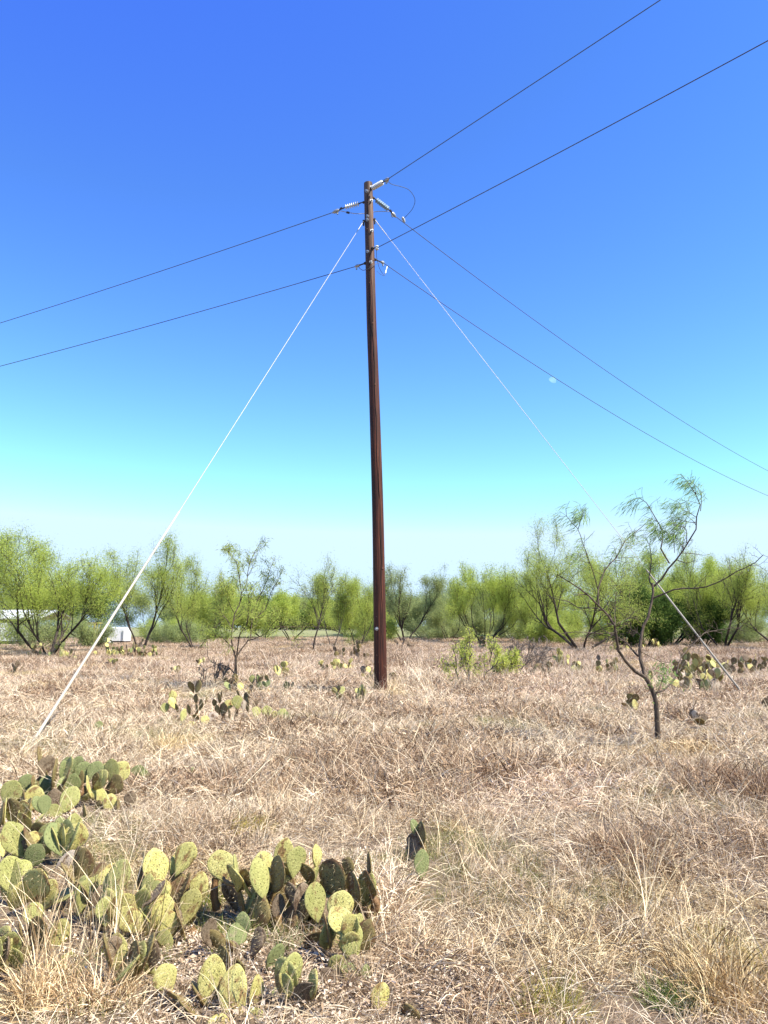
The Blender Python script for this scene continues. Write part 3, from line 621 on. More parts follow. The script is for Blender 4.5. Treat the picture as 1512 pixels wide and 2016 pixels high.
for i, (px, pt, pl, pr, dd, lab) in enumerate([(1010, 1205, 970, 1060, 84, 'low grey brush under the notch right of the dome-shaped mesquite'), (1195, 1200, 1160, 1240, 62, 'low green brush right of the trunk of the tallest mesquite'),
        (1075, 1212, 1040, 1120, 58, 'low bright green brush left of the trunk of the tallest mesquite'), (735, 1215, 700, 775, 70, 'low green brush directly behind the pole'), (865, 1222, 830, 900, 82, 'low brush right of the sparse grey-green mesquite'),
        (1470, 1215, 1420, 1530, 66, 'low grey brush at the foot of the trees near the right edge'), (178, 1220, 150, 214, 48, 'low dull brush screening the yellow machine'), (350, 1225, 310, 400, 62, 'low brush between the forked and the leaning mesquite'), (62, 1216, 8, 124, 44, 'twiggy grey-green brush screening the white travel trailer'), (325, 1212, 285, 385, 76, 'low brush right of the trunk of the forked mesquite'), (925, 1205, 880, 975, 90, 'low brush behind the fanning stems of the dome-shaped mesquite'), (1100, 1195, 1040, 1165, 70, 'dense low brush left behind the tallest mesquite'), (1240, 1190, 1185, 1300, 70, 'dense low brush behind the dark green bush')]):
    tree('brush', lab, px, 1258, pt, pl, pr, dd + 9, 6, .6, ['leaf_grey', 'leaf_green', 'leaf_green', 'leaf_green', 'leaf_grey', 'leaf_grey', 'leaf_grey', 'leaf_grey', 'leaf_grey', 'leaf_green', 'leaf_grey', 'leaf_green', 'leaf_green'][i], seed=70 + i, per=(6, 6, 4), cnt=3 if i in (6, 8) else 8, trunk=.05, low=.05, L=.14, Wd=.04, group='bushes at the wood edge', cat='bush')

def resample(pts, n):
    P = np.asarray(pts, float); s = spline(P, 60); L = np.r_[0, np.cumsum(np.linalg.norm(np.diff(s, axis=0), axis=1))]
    t = np.linspace(0, L[-1], n); return np.stack([np.interp(t, L, s[:, k]) for k in range(s.shape[1])], -1)
def limbs(d, rows, n=12):
    """rows: (list of (px,py), radius px at start and end, depth at start and end)"""
    P = []; Rr = []
    for pts, ra, rb, da, db in rows:
        q = resample(pts, n); dd = d + np.linspace(da, db, n)
        P.append([at(x, y, e) for (x, y), e in zip(q, dd)]); Rr.append(np.linspace(ra, rb, n) * depth(d, 1.5) / F)
    return np.array(P), np.array(Rr)
# the small bare tree in front on the right
D1 = 11.0
rows = [([(1295, 1462), (1294, 1430), (1292, 1390), (1287, 1366), (1278, 1346), (1270, 1332)], 6.2, 4.6, 0, 0),
 ([(1271, 1334), (1255, 1326), (1241, 1312), (1228, 1297), (1218, 1282), (1214, 1262), (1212, 1240), (1206, 1223), (1194, 1208), (1177, 1191), (1157, 1171), (1134, 1154), (1097, 1131)], 4.0, .9, 0, -.5),
 ([(1179, 1192), (1177, 1163), (1184, 1140), (1194, 1117), (1214, 1097), (1228, 1068), (1251, 1048), (1271, 1031)], 1.9, .7, -.3, .1),
 ([(1177, 1160), (1169, 1130), (1160, 1105), (1148, 1071), (1137, 1040), (1117, 1020), (1114, 1000)], 1.1, .5, -.3, -.9),
 ([(1138, 1042), (1143, 1025), (1147, 1003)], .8, .4, -.7, -.8),
 ([(1206, 1221), (1186, 1201), (1165, 1197), (1137, 1196), (1120, 1184), (1097, 1180), (1078, 1172)], 1.7, .7, -.2, .5),
 ([(1211, 1246), (1190, 1247), (1165, 1246), (1137, 1244), (1101, 1248)], 1.2, .5, -.1, -.6),
 ([(1206, 1249), (1196, 1262), (1192, 1274), (1191, 1288)], 1.1, .5, -.1, -.3),
 ([(1259, 1293), (1252, 1288), (1243, 1277), (1232, 1265), (1220, 1257), (1208, 1250)], 2.2, 1.2, .1, .3),
 ([(1269, 1332), (1265, 1312), (1260, 1295), (1260, 1275), (1262, 1258), (1266, 1235), (1272, 1222), (1279, 1210), (1280, 1195), (1285, 1178), (1286, 1165), (1284, 1148)], 4.0, 2.4, 0, .3),
 ([(1285, 1178), (1300, 1172), (1316, 1165), (1330, 1160), (1350, 1158), (1375, 1158), (1395, 1154), (1412, 1147), (1430, 1138), (1455, 1122), (1475, 1115), (1490, 1105), (1503, 1092)], 2.0, .8, .25, -.6),
 ([(1283, 1152), (1278, 1142), (1280, 1125), (1282, 1102), (1280, 1079), (1275, 1066), (1268, 1058)], 1.8, .6, .3, .7),
 ([(1285, 1156), (1291, 1154), (1305, 1137), (1315, 1122), (1318, 1109), (1332, 1102), (1340, 1091), (1347, 1080), (1352, 1069), (1362, 1058), (1370, 1047), (1370, 1023), (1373, 1014), (1377, 999), (1379, 987), (1370, 974), (1361, 958), (1348, 944), (1340, 933)], 2.4, .6, .3, 0),
 ([(1318, 1109), (1307, 1091), (1300, 1077), (1304, 1066), (1304, 1044), (1294, 1026), (1283, 1007), (1274, 991), (1258, 980), (1244, 984), (1236, 1000)], 1.8, .5, .2, .6),
 ([(1352, 1069), (1350, 1041), (1335, 1036), (1327, 1033)], 1.0, .5, .1, -.3),
 ([(1370, 1029), (1347, 1026), (1331, 1018), (1322, 1005)], .9, .4, .1, .4),
 ([(1370, 1018), (1358, 1010), (1343, 1002), (1337, 990), (1330, 986)], .8, .4, .1, -.3),
 ([(1379, 1006), (1381, 983), (1377, 966), (1367, 953), (1356, 946)], .9, .4, .1, .3),
 ([(1347, 1079), (1334, 1063), (1326, 1047)], .8, .4, .1, .4),
 ([(1328, 1088), (1326, 1066), (1315, 1050), (1308, 1046)], .7, .4, .1, -.2),
 ([(1302, 1066), (1296, 1058), (1290, 1040), (1284, 1030)], .7, .4, .3, 0),
 ([(1291, 1364), (1302, 1362), (1328, 1337), (1334, 1316), (1340, 1295), (1353, 1280), (1366, 1267), (1380, 1252), (1397, 1239)], 2.2, .9, 0, .9),
 ([(1383, 1248), (1400, 1243), (1425, 1239), (1445, 1236), (1462, 1241)], 1.0, .5, .7, 1.2),
 ([(1262, 1283), (1275, 1290), (1300, 1303), (1321, 1318), (1345, 1330)], .9, .4, .05, .6),
 ([(1266, 1237), (1258, 1225), (1247, 1213), (1240, 1205)], .8, .4, .1, -.2),
 ([(1262, 1252), (1252, 1244), (1240, 1238)], .9, .4, .1, .3),
 ([(1214, 1228), (1227, 1222), (1243, 1212), (1250, 1200)], .9, .4, 0, .4),
 ([(1211, 1235), (1212, 1205), (1211, 1180), (1214, 1165), (1205, 1155)], .8, .4, 0, .3),
 ([(1289, 1372), (1300, 1350), (1306, 1330), (1312, 1320)], .9, .4, 0, -.2)]
P1, R1 = limbs(D1, rows); R1 = R1 * .88
base = P1[0, 0].copy(); base[2] = float(gz(base[0], base[1]))
P1[0, 0, 2] = min(P1[0, 0, 2], base[2] - .05)
lt = thing('mesquite_sapling', 'small crooked nearly bare tree standing in the grass at the right', 'tree', base)
rng = np.random.default_rng(77)
thin = P1[[2, 3, 4, 11, 12, 13, 14, 15, 16, 17, 18, 19, 20]]; thinr = R1[[2, 3, 4, 11, 12, 13, 14, 15, 16, 17, 18, 19, 20]]
S1, s1 = grow(rng, thin, thinr, 14, .25, 1, .22, (30, 80), .1, 5, .6, .35, .12)
B1, b1 = grow(rng, P1[[1, 5, 6, 8, 10, 21, 22, 25, 26, 27]], R1[[1, 5, 6, 8, 10, 21, 22, 25, 26, 27]], 15, .3, 1, .26, (35, 90), .05, 5, .5, .35, .1)
B2, b2 = grow(rng, B1, b1, 2, .3, 1, .5, (35, 80), .05, 4, .6, .3, .06)
m = MB(); m.tubes(P1, R1, 9); m.tubes(S1, np.clip(s1, .0022, .006), 4); m.tubes(B1, np.clip(b1, .0025, .007), 4); m.tubes(B2, np.clip(b2, .002, .004), 3)
link('trunk', m.mesh('trunk', [M['bark_tree']], True, base), lt)
m = MB(); V, Q = leaf_quads(rng, S1, 9, .14, .0085, .03, .7, (-.55, 0, 0), .15, .28); m.add(V, Q)
V, Q = leaf_quads(rng, P1[[12, 13, 15, 16, 17]][:, 6:], 24, .17, .0085, .04, .7, (-.6, 0, 0), .1, .25); m.add(V, Q)
V, Q = leaf_quads(rng, P1[[2, 3, 4, 11, 14, 18, 19, 20]][:, 5:], 18, .15, .0085, .04, .7, (-.5, 0, 0), .1, .25); m.add(V, Q)
V, Q = leaf_quads(rng, P1[[28]], 150, .10, .014, .10, .1, (0, 0, .5), .4); m.add(V, Q); V, Q = leaf_quads(rng, B1[:14], 3, .07, .014, .02, .2); m.add(V, Q)
link('crown', m.mesh('crown', [M['leaf_mesquite']], False, base), lt)
# the lone sapling left of the pole
D2 = 20.0
rows = [([(464, 1352), (464, 1330), (464, 1313), (465, 1290)], 3.2, 2.4, 0, 0),
 ([(464, 1294), (461, 1283), (456, 1268), (456, 1246), (459, 1224), (462, 1209), (473, 1186), (477, 1164), (488, 1143), (488, 1122), (495, 1100), (505, 1080), (513, 1068)], 1.7, .5, 0, .6),
 ([(466, 1290), (467, 1284), (470, 1261), (471, 1249), (477, 1241), (486, 1230), (490, 1200), (489, 1170)], 1.4, .6, 0, -.9),
 ([(466, 1292), (470, 1286), (480, 1271), (491, 1259), (495, 1241), (494, 1224), (504, 1215), (522, 1201), (529, 1179), (540, 1152), (549, 1142)], 1.7, .5, 0, .8),
 ([(489, 1261), (507, 1255), (525, 1246), (535, 1230), (547, 1219)], 1.1, .5, .2, -.7),
 ([(463, 1284), (450, 1267), (433, 1253), (416, 1256), (405, 1250)], 1.0, .4, 0, -.8),
 ([(464, 1330), (449, 1313), (425, 1308), (409, 1294), (409, 1268), (406, 1252)], 1.2, .4, 0, .6),
 ([(426, 1308), (409, 1316), (398, 1328)], .8, .4, .2, 0),
 ([(494, 1222), (496, 1205), (507, 1182), (522, 1152), (529, 1131), (534, 1112)], 1.1, .4, .3, .9),
 ([(475, 1168), (473, 1149), (466, 1110), (457, 1098), (448, 1088)], .9, .4, .3, 0),
 ([(457, 1240), (448, 1222), (436, 1205), (430, 1180), (424, 1160)], .9, .4, .1, .8),
 ([(462, 1208), (452, 1190), (446, 1165), (440, 1150)], .8, .4, .2, -.7)]
P2, R2 = limbs(D2, rows)
base = P2[0, 0].copy(); base[2] = float(gz(base[0], base[1])); P2[0, 0, 2] = min(P2[0, 0, 2], base[2] - .05)
ls = thing('mesquite_sapling', 'lone airy sapling with pale green top growing out of prickly pears left of the pole', 'tree', base)
up_ = [1, 2, 3, 4, 5, 8, 9, 10, 11]
S1, s1 = grow(rng, P2[up_], R2[up_], 12, .3, 1, .3, (25, 60), .3, 6, .6, .3, .25)
S2, s2 = grow(rng, S1, s1, 7, .2, 1, .5, (25, 60), .1, 4, .6, .3, .12)
m = MB(); m.tubes(P2, R2, 7); m.tubes(S1, np.clip(s1, .004, .01), 4); m.tubes(S2, np.clip(s2, .003, .006), 3); link('trunk', m.mesh('trunk', [M['bark_tree']], True, base), ls)
m = MB(); V, Q = leaf_quads(rng, S2, 8, .11, .013, .06, .6, (-.2, 0, 0)); m.add(V, Q); V, Q = leaf_quads(rng, S1, 8, .11, .013, .05, .6, lo=.4); m.add(V, Q)
link('crown', m.mesh('crown', [M['leaf_green']], False, base), ls)
# shrubs standing in the grass
def shrub(label, px, py, ptop, pl, pr, d, leaf, bark, seed, cnt, per=(5, 4, 3), stems=5, lean=.7, L=.06, Wd=.03, name='shrub'):
    return tree(name, label, px, py, ptop, pl, pr, d, stems, lean, leaf, bark, per, cnt, 200 + seed, .02, .2, 'shrubs in the dry grass', .1, L, Wd, .03, 'shrub')
shrub('lime-green thin shrub rising from the grass right of the pole', 925, 1350, 1238, 872, 975, 21.5, 'leaf_lime', 'bark_pale', 1, 2, (5, 4, 3), 6, .8, .07, .026)
shrub('low lime-green shrub beside the grey twiggy one', 990, 1316, 1276, 968, 1014, 24, 'leaf_lime', 'bark_pale', 2, 3)
shrub('grey leafless twiggy shrub among the grass right of the lime-green one', 1032, 1312, 1254, 980, 1082, 27, 'leaf_grey', 'bark_pale', 3, 0, (7, 5, 4), 7)
shrub('grey leafless thicket low in the grass left of the lone sapling', 425, 1340, 1300, 395, 452, 21, 'leaf_grey', 'bark_pale', 4, 0, (5, 4, 3), 5)


# ------------------------------------------------------------------ prickly pears
def pad_outline(t, kind):
    if kind == 0: w = np.sin(np.pi * np.clip(t, 0, 1) ** 1.35) ** .60        # obovate
    elif kind == 1: w = np.sin(np.pi * np.clip(t, 0, 1) ** 1.12) ** .55       # rounder
    elif kind == 2: w = np.sin(np.pi * np.clip(t, 0, 1) ** 1.6) ** .66       # pear
    else: w = np.sin(np.pi * np.clip(t, 0, 1) ** 1.3) ** .72
    return w
def pad_mesh(name, kind, mat, seed, spines):
    """unit pad: height 1 along z from 0, half-width .5 along x, half-thickness .5 along y"""
    rng = np.random.default_rng(seed); nt_, na = (20, 20) if spines else (9, 10)
    t = (1 - np.cos(np.linspace(0, np.pi, nt_))) / 2; w = np.maximum(pad_outline(t, kind), .02) * .5
    ph = rng.uniform(0, 6.28, 4); bend = rng.normal() * .8; tw = rng.normal() * .12
    def shape(x, y, z):
        wob = 1 + .03 * np.sin(5 * z + ph[0]) + .025 * np.sin(9 * z + ph[1]) * np.sign(x)
        x = x * wob + .06 * np.sin(2.2 * z + ph[2]) * (z - .0) + tw * .25 * z
        y = y + bend * (z - .5) ** 2 * 1.0 + .5 * np.sin(3 * x + ph[3]) * .5 + 1.2 * tw * x
        return x, y, z
    V = []; a = np.arange(na) * 2 * np.pi / na
    for ti, wi in zip(t, w):
        th = .5 * (1 - (2 * abs(ti - .5)) ** 4) ** .5 * (1 - .35 * ti) + .03
        x = wi * np.cos(a); y = th * np.sign(np.sin(a)) * np.abs(np.sin(a)) ** .75
        xx, yy, zz = shape(x, y, np.full(na, ti)); V += list(zip(xx, yy, zz))
    Q = [(i * na + j, i * na + (j + 1) % na, (i + 1) * na + (j + 1) % na, (i + 1) * na + j) for i in range(nt_ - 1) for j in range(na)]
    h = na // 2
    for rb, fl in ((0, True), ((nt_ - 1) * na, False)):
        for j in range(h - 1):
            q = [rb + j, rb + j + 1, rb + na - 2 - j, rb + na - 1 - j]; Q.append(tuple(q[::-1]) if fl else tuple(q))
    mi = [0] * len(Q)
    if spines:
        ar = []
        for r_ in range(1, 8):
            z = r_ / 8.1; ww = float(pad_outline(np.array(z), kind)) * .5; nx = max(1, int(ww * 2 * 5.0))
            for q in range(nx):
                x = (-1 + 2 * (q + .5 + .3 * (r_ % 2 - .5)) / nx) * ww * .92
                for sd in (-1, 1):
                    th = .5 * (1 - (2 * abs(z - .5)) ** 4) ** .5 * (1 - .35 * z) * max(1 - (x / (ww + 1e-3)) ** 2, .02) ** .375
                    ar.append((x + rng.normal() * .022, sd * (th + .02), z + rng.normal() * .022, sd))
            for e in (-1, 1): ar.append((e * ww * 1.0, 0, z, 0))
        for q in range(4): ar.append((rng.uniform(-.25, .25), 0, .985, 0))
        for x, y, z, sd in ar:
            xx, yy, zz = [float(q) for q in shape(np.array(x), np.array(y), np.array(z))]
            n0 = len(V); s_ = .017; tk = .28
            V += [(xx - s_, yy - tk * .3, zz), (xx + s_, yy - tk * .3, zz), (xx, yy - tk * .3, zz + s_), (xx, yy - tk * .3, zz - s_), (xx, yy + tk * .5, zz), (xx, yy - tk * .5, zz)]
            Q += [(n0, n0 + 2, n0 + 1, n0 + 4), (n0, n0 + 4, n0 + 1, n0 + 3), (n0, n0 + 5, n0 + 1, n0 + 2), (n0, n0 + 3, n0 + 1, n0 + 5)]; mi += [1] * 4
            for _ in range(rng.integers(0, 3)):
                d = np.array((rng.normal() * .5 + (2 * x if sd == 0 else 0), sd * 1.0 + rng.normal() * .3, rng.normal() * .45 + (.5 if z > .95 else -.1))); d /= np.linalg.norm(d)
                L = rng.uniform(.08, .17); e = np.array((xx, yy, zz)) + d * L * np.array((1, 8, 1)); n0 = len(V); q = .005
                V += [(xx - q, yy, zz), (xx + q, yy, zz), (xx, yy, zz + q), tuple(e)]
                Q += [(n0, n0 + 1, n0 + 3, n0 + 2)]; mi += [2]
    return new_mesh(name, V, Q, True, [mat, M['areole'], M['spine']], mi)
PADS = {}
def pad_me(mat, near):
    k = random.randrange(4)
    key = (mat, k, near)
    if key not in PADS: PADS[key] = pad_mesh('pad', k, M[mat], 500 + len(PADS), near)
    return PADS[key]
CLEAR = []
CODE = dict(y='pad_yellow', g='pad_green', b='pad_blue', n='pad_shaded', d='pad_dead', w='pad_white')
def add_pad(root, off, c, H, Wd, roll, yaw, tilt, mat, near, th=None):
    """c: centre of the pad in the world; roll turns its tip clockwise in the picture, yaw turns its face, tilt leans it back"""
    rot = Matrix.Rotation(R(roll), 3, 'Y') @ Matrix.Rotation(R(tilt), 3, 'X') @ Matrix.Rotation(R(yaw), 3, 'Z')
    o = link('pad', pad_me(mat, near), root)
    b = Vector(c) - rot @ Vector((0, 0, H / 2))
    o.location = b - Vector(off); o.rotation_euler = rot.to_euler(); o.scale = (Wd, th or max(.022, .10 * H), H)
    return o, b
def stem(root, off, a, b, r0, r1):
    m = MB(); a = np.array(a, float); b = np.array(b, float); mid = (a + b) / 2 + RNG.normal(size=3) * .02
    m.tube(spline([a, mid, b], 7), np.linspace(r0, r1, 7) * (1 + .12 * np.sin(np.arange(7) * 2.3)), 9)
    return m.build('stem', M['pad_brown'], root, True, off)
GP = 'prickly pear cacti in the dry grass'
def clump(label, rows, d, base_py, near=True, stems=()):
    """rows: (centre px, centre py, height px, width px, roll, yaw, material letter, depth offset)"""
    mx = sum(r[0] for r in rows) / len(rows); b0 = at(mx, base_py, d); b0[2] = float(gz(b0[0], b0[1]))
    xs_ = [at(r[0], r[1], d + r[7])[0] for r in rows]; CLEAR.append((b0[0], b0[1] - .1, (max(xs_) - min(xs_)) / 2 + .15, .5))
    root = thing('prickly_pear', label, 'cactus', b0, GP)
    for px, py, h, w, roll, yaw, mt, dz in rows:
        dd = d + dz; c = at(px, py, dd); k = depth(dd, c[2]) / F
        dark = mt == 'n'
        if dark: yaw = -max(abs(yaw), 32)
        kk_ = k
        wd = min(max(w / max(math.cos(R(yaw)), .3), .52 * h), .92 * h)
        o, bb = add_pad(root, b0, c, h * k, wd * k, roll, yaw, random.uniform(2, 18) if dark else random.uniform(-16, 2), CODE[mt], near)
        for _ in range(3):                       # older pads carrying it, down to the soil
            if bb.z - float(gz(bb.x, bb.y)) < .07 or not near: break
            H = random.uniform(.15, .23); rl = random.gauss(0, 26); yw = random.choice((-60, -45, -30, 20, 40, 65)) + random.uniform(-15, 15); tl = random.uniform(-10, 14)
            rot = Matrix.Rotation(R(rl), 3, 'Y') @ Matrix.Rotation(R(tl), 3, 'X') @ Matrix.Rotation(R(yw), 3, 'Z')
            cc = bb + Vector((0, random.uniform(0, .03), .02)) - rot @ Vector((0, 0, H / 2))
            o, bb = add_pad(root, b0, cc, H, H * random.uniform(.6, .8), rl, yw, tl, random.choice(['pad_brown', 'pad_green', 'pad_dead', 'pad_shaded', 'pad_shaded', 'pad_yellow']), near, .03)
    for (xa, ya, xb, yb, r, dz) in stems:
        a = at(xa, ya, d + dz); bb = at(xb, yb, d + dz); k = depth(d) / F
        a[2] = min(a[2], float(gz(a[0], a[1])) - .03) if ya >= base_py - 6 else a[2]
        stem(root, b0, a, bb, r * k, r * k * .75)
    return root
# foreground group, left half
clump('big yellow prickly pear with round upright pads and dark hollows left of centre in front', [
 (222, 1735, 66, 50, 8, 20, 'y', .0), (234, 1728, 70, 48, 18, -10, 'g', -.05), (287, 1692, 34, 24, -10, 70, 'n', .05), (308, 1712, 82, 46, -6, 30, 'y', -.0),
 (300, 1760, 76, 52, 60, -8, 'y', -.12), (363, 1692, 72, 42, 28, 10, 'y', .05), (348, 1705, 50, 30, 10, 65, 'y', .1), (437, 1705, 62, 58, -14, 4, 'y', .1),
 (393, 1750, 64, 34, 10, 20, 'y', 0), (372, 1790, 82, 40, 24, 12, 'y', -.1), (330, 1825, 62, 40, -2, 12, 'y', -.25), (342, 1812, 70, 34, 6, 30, 'n', -.2),
 (322, 1862, 60, 40, 4, -10, 'g', -.35), (208, 1795, 56, 40, -6, 14, 'g', -.2), (358, 1750, 70, 40, 30, 75, 'n', .02), (205, 1770, 60, 36, 10, 60, 'd', 0)],
 4.35, 1880, True, [(345, 1880, 352, 1780, 13, -.05), (428, 1790, 424, 1730, 9, .1), (388, 1880, 372, 1830, 14, -.1), (318, 1900, 322, 1850, 13, -.35)])
clump('tall prickly pear with dark shaded pads and long spines near the bottom centre', [
 (512, 1728, 78, 34, -16, 38, 'g', 0), (545, 1722, 76, 36, 10, 58, 'n', .05), (517, 1705, 44, 14, 0, 80, 'n', .12), (558, 1688, 74, 40, 14, 12, 'y', .15), (581, 1698, 62, 36, 10, 55, 'g', .1),
 (606, 1720, 54, 34, -24, 50, 'n', .15), (625, 1686, 46, 18, -2, 70, 'y', .22), (656, 1728, 74, 60, 10, -6, 'n', .12), (685, 1706, 36, 34, 14, 10, 'n', .22),
 (622, 1776, 74, 34, -6, 52, 'g', -.02), (671, 1795, 80, 54, 10, 8, 'y', -.12), (575, 1762, 52, 30, -20, -30, 'd', 0), (597, 1775, 70, 36, 6, 30, 'd', -.02), (598, 1795, 50, 26, 2, 20, 'n', -.04),
 (548, 1790, 58, 26, 0, 30, 'd', .02), (697, 1750, 66, 36, 0, 60, 'n', .08), (703, 1832, 62, 20, 4, 72, 'g', -.05), (690, 1828, 56, 26, -6, 30, 'w', -.08),
 (728, 1700, 44, 14, 0, 80, 'n', .15), (729, 1742, 60, 24, -14, 64, 'n', .1), (630, 1856, 66, 54, -62, 10, 'n', -.2), (672, 1860, 70, 34, 0, 10, 'g', -.18), (493, 1740, 30, 28, -90, 60, 'n', .05), (690, 1862, 50, 30, -4, 60, 'n', -.12),
 (642, 1792, 44, 26, 0, 40, 'd', .05)],
 4.3, 1890, True, [(560, 1900, 545, 1800, 16, 0), (610, 1895, 602, 1810, 15, -.02), (665, 1900, 668, 1850, 14, -.15), (530, 1815, 520, 1762, 8, 0), (700, 1895, 700, 1860, 13, -.1), (480, 1745, 440, 1728, 4, .05), (737, 1790, 732, 1760, 9, .1)])
clump('low prickly pear with two large bright yellow pads at the bottom edge left of centre', [
 (415, 1935, 102, 48, 2, 8, 'y', 0), (461, 1962, 112, 58, 4, -4, 'y', -.06), (504, 1962, 78, 22, 4, 55, 'y', .02), (440, 1888, 56, 28, -10, 20, 'n', .1), (470, 1905, 40, 26, 10, 10, 'n', .12),
 (325, 1928, 54, 50, -30, 8, 'y', .05), (352, 1965, 74, 40, -52, 60, 'n', -.02), (380, 1990, 90, 36, -42, 70, 'n', -.05), (395, 1958, 60, 26, -34, 75, 'n', .02), (500, 2006, 40, 40, 0, 20, 'g', -.1), (432, 2030, 60, 50, 10, 10, 'y', -.15)],
 3.5, 2040, True, [(400, 2050, 385, 2000, 14, -.06), (415, 2050, 414, 1985, 10, 0), (470, 2060, 462, 2012, 14, -.06)])
clump('worn olive prickly pear with one broad cracked pad low at bottom centre', [
 (571, 1925, 92, 54, 2, 6, 'n', 0), (541, 1888, 60, 26, 30, 50, 'b', .12), (665, 1902, 44, 46, 20, 12, 'g', .1), (685, 1920, 44, 40, 40, 14, 'b', .08), (676, 1930, 56, 22, -14, 60, 'n', .02), (650, 1930, 50, 34, -16, 20, 'd', .0),
 (716, 1930, 62, 30, 10, 25, 'b', .06), (708, 1965, 40, 26, -6, 10, 'b', 0), (575, 1990, 60, 40, -60, 20, 'd', -.1), (540, 1985, 74, 22, 10, 60, 'b', -.1), (700, 1900, 40, 28, -8, 30, 'd', .12)],
 3.72, 1975, True, [(580, 1985, 573, 1960, 9, 0), (660, 1975, 668, 1925, 12, .05), (715, 1990, 712, 1960, 10, .03)])
clump('single rust-stained yellow pad standing alone on the litter at bottom centre', [(748, 1972, 72, 36, 8, 30, 'y', 0), (736, 1996, 30, 22, 20, 50, 'd', -.02)], 3.52, 2012, True, [(744, 2030, 745, 2000, 7, 0)])
clump('lone dark pad cut off by the bottom edge right of centre', [(809, 2002, 52, 36, -4, 40, 'n', 0)], 3.45, 2030, True, [(810, 2050, 809, 2022, 9, 0)])
# left edge groups
clump('prickly pear at the left edge with one pale scarred pad and dark pads around it', [
 (132, 1722, 92, 50, 10, 10, 'w', .1), (138, 1740, 70, 20, 0, 72, 'n', -.05), (64, 1690, 60, 40, 34, 14, 'b', .15), (42, 1718, 48, 32, -18, 40, 'g', .05), (20, 1708, 60, 34, -6, 10, 'd', .15),
 (22, 1765, 46, 76, 74, 20, 'g', -.15), (90, 1735, 66, 46, -16, 50, 'n', .02), (20, 1660, 38, 30, 0, 20, 'b', .25), (42, 1672, 34, 26, 20, 40, 'd', .2), (75, 1775, 60, 40, 10, 60, 'n', -.1)],
 5.0, 1800, True, [(100, 1800, 92, 1740, 14, 0), (140, 1800, 138, 1750, 11, 0), (40, 1800, 40, 1750, 13, 0)])
clump('shaded prickly pear behind tall straw stalks in the bottom left corner', [
 (75, 1845, 82, 58, -4, 24, 'n', 0), (115, 1848, 76, 42, 18, 4, 'y', .03), (66, 1800, 44, 36, -14, 20, 'g', .15), (45, 1850, 70, 40, -14, 60, 'n', .05), (130, 1920, 86, 54, 10, 14, 'g', -.1), (28, 1935, 66, 32, -14, 10, 'y', -.15),
 (62, 1925, 56, 34, 4, 20, 'd', -.1), (90, 1880, 60, 40, 0, 50, 'n', .0), (108, 1965, 60, 44, -6, 16, 'g', -.2), (195, 1880, 60, 40, 4, 20, 'd', 0)],
 4.05, 1945, True, [(80, 1950, 78, 1870, 13, 0), (125, 1980, 122, 1940, 12, -.1)])
clump('round-padded prickly pear with bright yellow pads in the grass at left below the guy sleeve', [
 (70, 1574, 54, 42, -8, 6, 'y', 0), (137, 1575, 54, 38, 22, 8, 'g', 0), (102, 1603, 40, 38, 12, 12, 'g', -.15), (106, 1575, 44, 30, 0, 20, 'd', .12), (22, 1562, 52, 42, 20, 12, 'g', .15), (52, 1545, 40, 34, 10, 20, 'b', .25), (65, 1542, 34, 8, 0, 80, 'n', .2),
 (92, 1548, 42, 26, -4, 30, 'b', .35), (107, 1524, 64, 18, 6, 75, 'n', .3), (78, 1490, 44, 10, -4, 78, 'n', .5), (88, 1510, 46, 24, 10, 50, 'd', .45), (135, 1508, 36, 28, -10, 18, 'b', .75), (150, 1508, 40, 26, 30, 14, 'b', .8),
 (165, 1525, 50, 38, 8, 12, 'b', .6), (187, 1525, 52, 36, 14, 10, 'b', .6), (140, 1545, 46, 34, 20, 14, 'b', .4), (211, 1520, 40, 26, 26, 12, 'y', .7), (50, 1582, 56, 20, -8, 64, 'n', -.05), (190, 1545, 34, 30, 0, 20, 'd', .5),
 (228, 1548, 44, 44, 30, 14, 'n', .4), (116, 1640, 60, 26, 4, 24, 'b', -.45), (143, 1635, 66, 18, 2, 72, 'g', -.5), (82, 1640, 46, 26, 6, 20, 'd', -.4), (168, 1605, 46, 18, -8, 60, 'n', -.2), (155, 1668, 20, 40, 60, 10, 'y', -.6), (10, 1605, 40, 28, 0, 20, 'd', 0), (6, 1640, 40, 26, 0, 40, 'n', -.3)],
 6.6, 1640, True, [(70, 1640, 68, 1590, 10, 0), (110, 1630, 106, 1600, 9, 0), (140, 1640, 138, 1590, 8, .1), (145, 1690, 143, 1655, 8, -.5), (150, 1600, 160, 1540, 8, .6)])
clump('small prickly pear with one speckled yellow pad right of the larger round-padded one', [
 (215, 1583, 40, 26, 4, 6, 'y', 0), (195, 1590, 30, 22, 6, 12, 'n', .05), (233, 1588, 36, 8, 0, 78, 'n', .02), (256, 1574, 34, 24, 6, 14, 'd', .15)], 6.75, 1605, True, [(215, 1612, 215, 1595, 6, 0)])
clump('two dark blue-green pads alone in the grass near the left cactus group', [(273, 1522, 32, 30, 6, 12, 'b', .1), (285, 1530, 30, 16, -4, 40, 'b', 0)], 8.2, 1545, True, [(277, 1550, 275, 1535, 5, 0)])
clump('tiny green pad poking out of the grass left of centre', [(378, 1518, 16, 12, 10, 12, 'b', 0), (372, 1528, 16, 12, -10, 30, 'b', 0)], 8.6, 1535, False)
clump('two thin upright pads in the grass at centre above the spiny foreground cactus', [(831, 1702, 56, 30, 8, 16, 'b', -.6), (831, 1640, 46, 14, 4, 70, 'n', 0), (816, 1628, 30, 16, -10, 20, 'b', .05)], 5.6, 1665, True, [(831, 1668, 831, 1655, 6, 0), (828, 1740, 830, 1722, 6, -.6)])
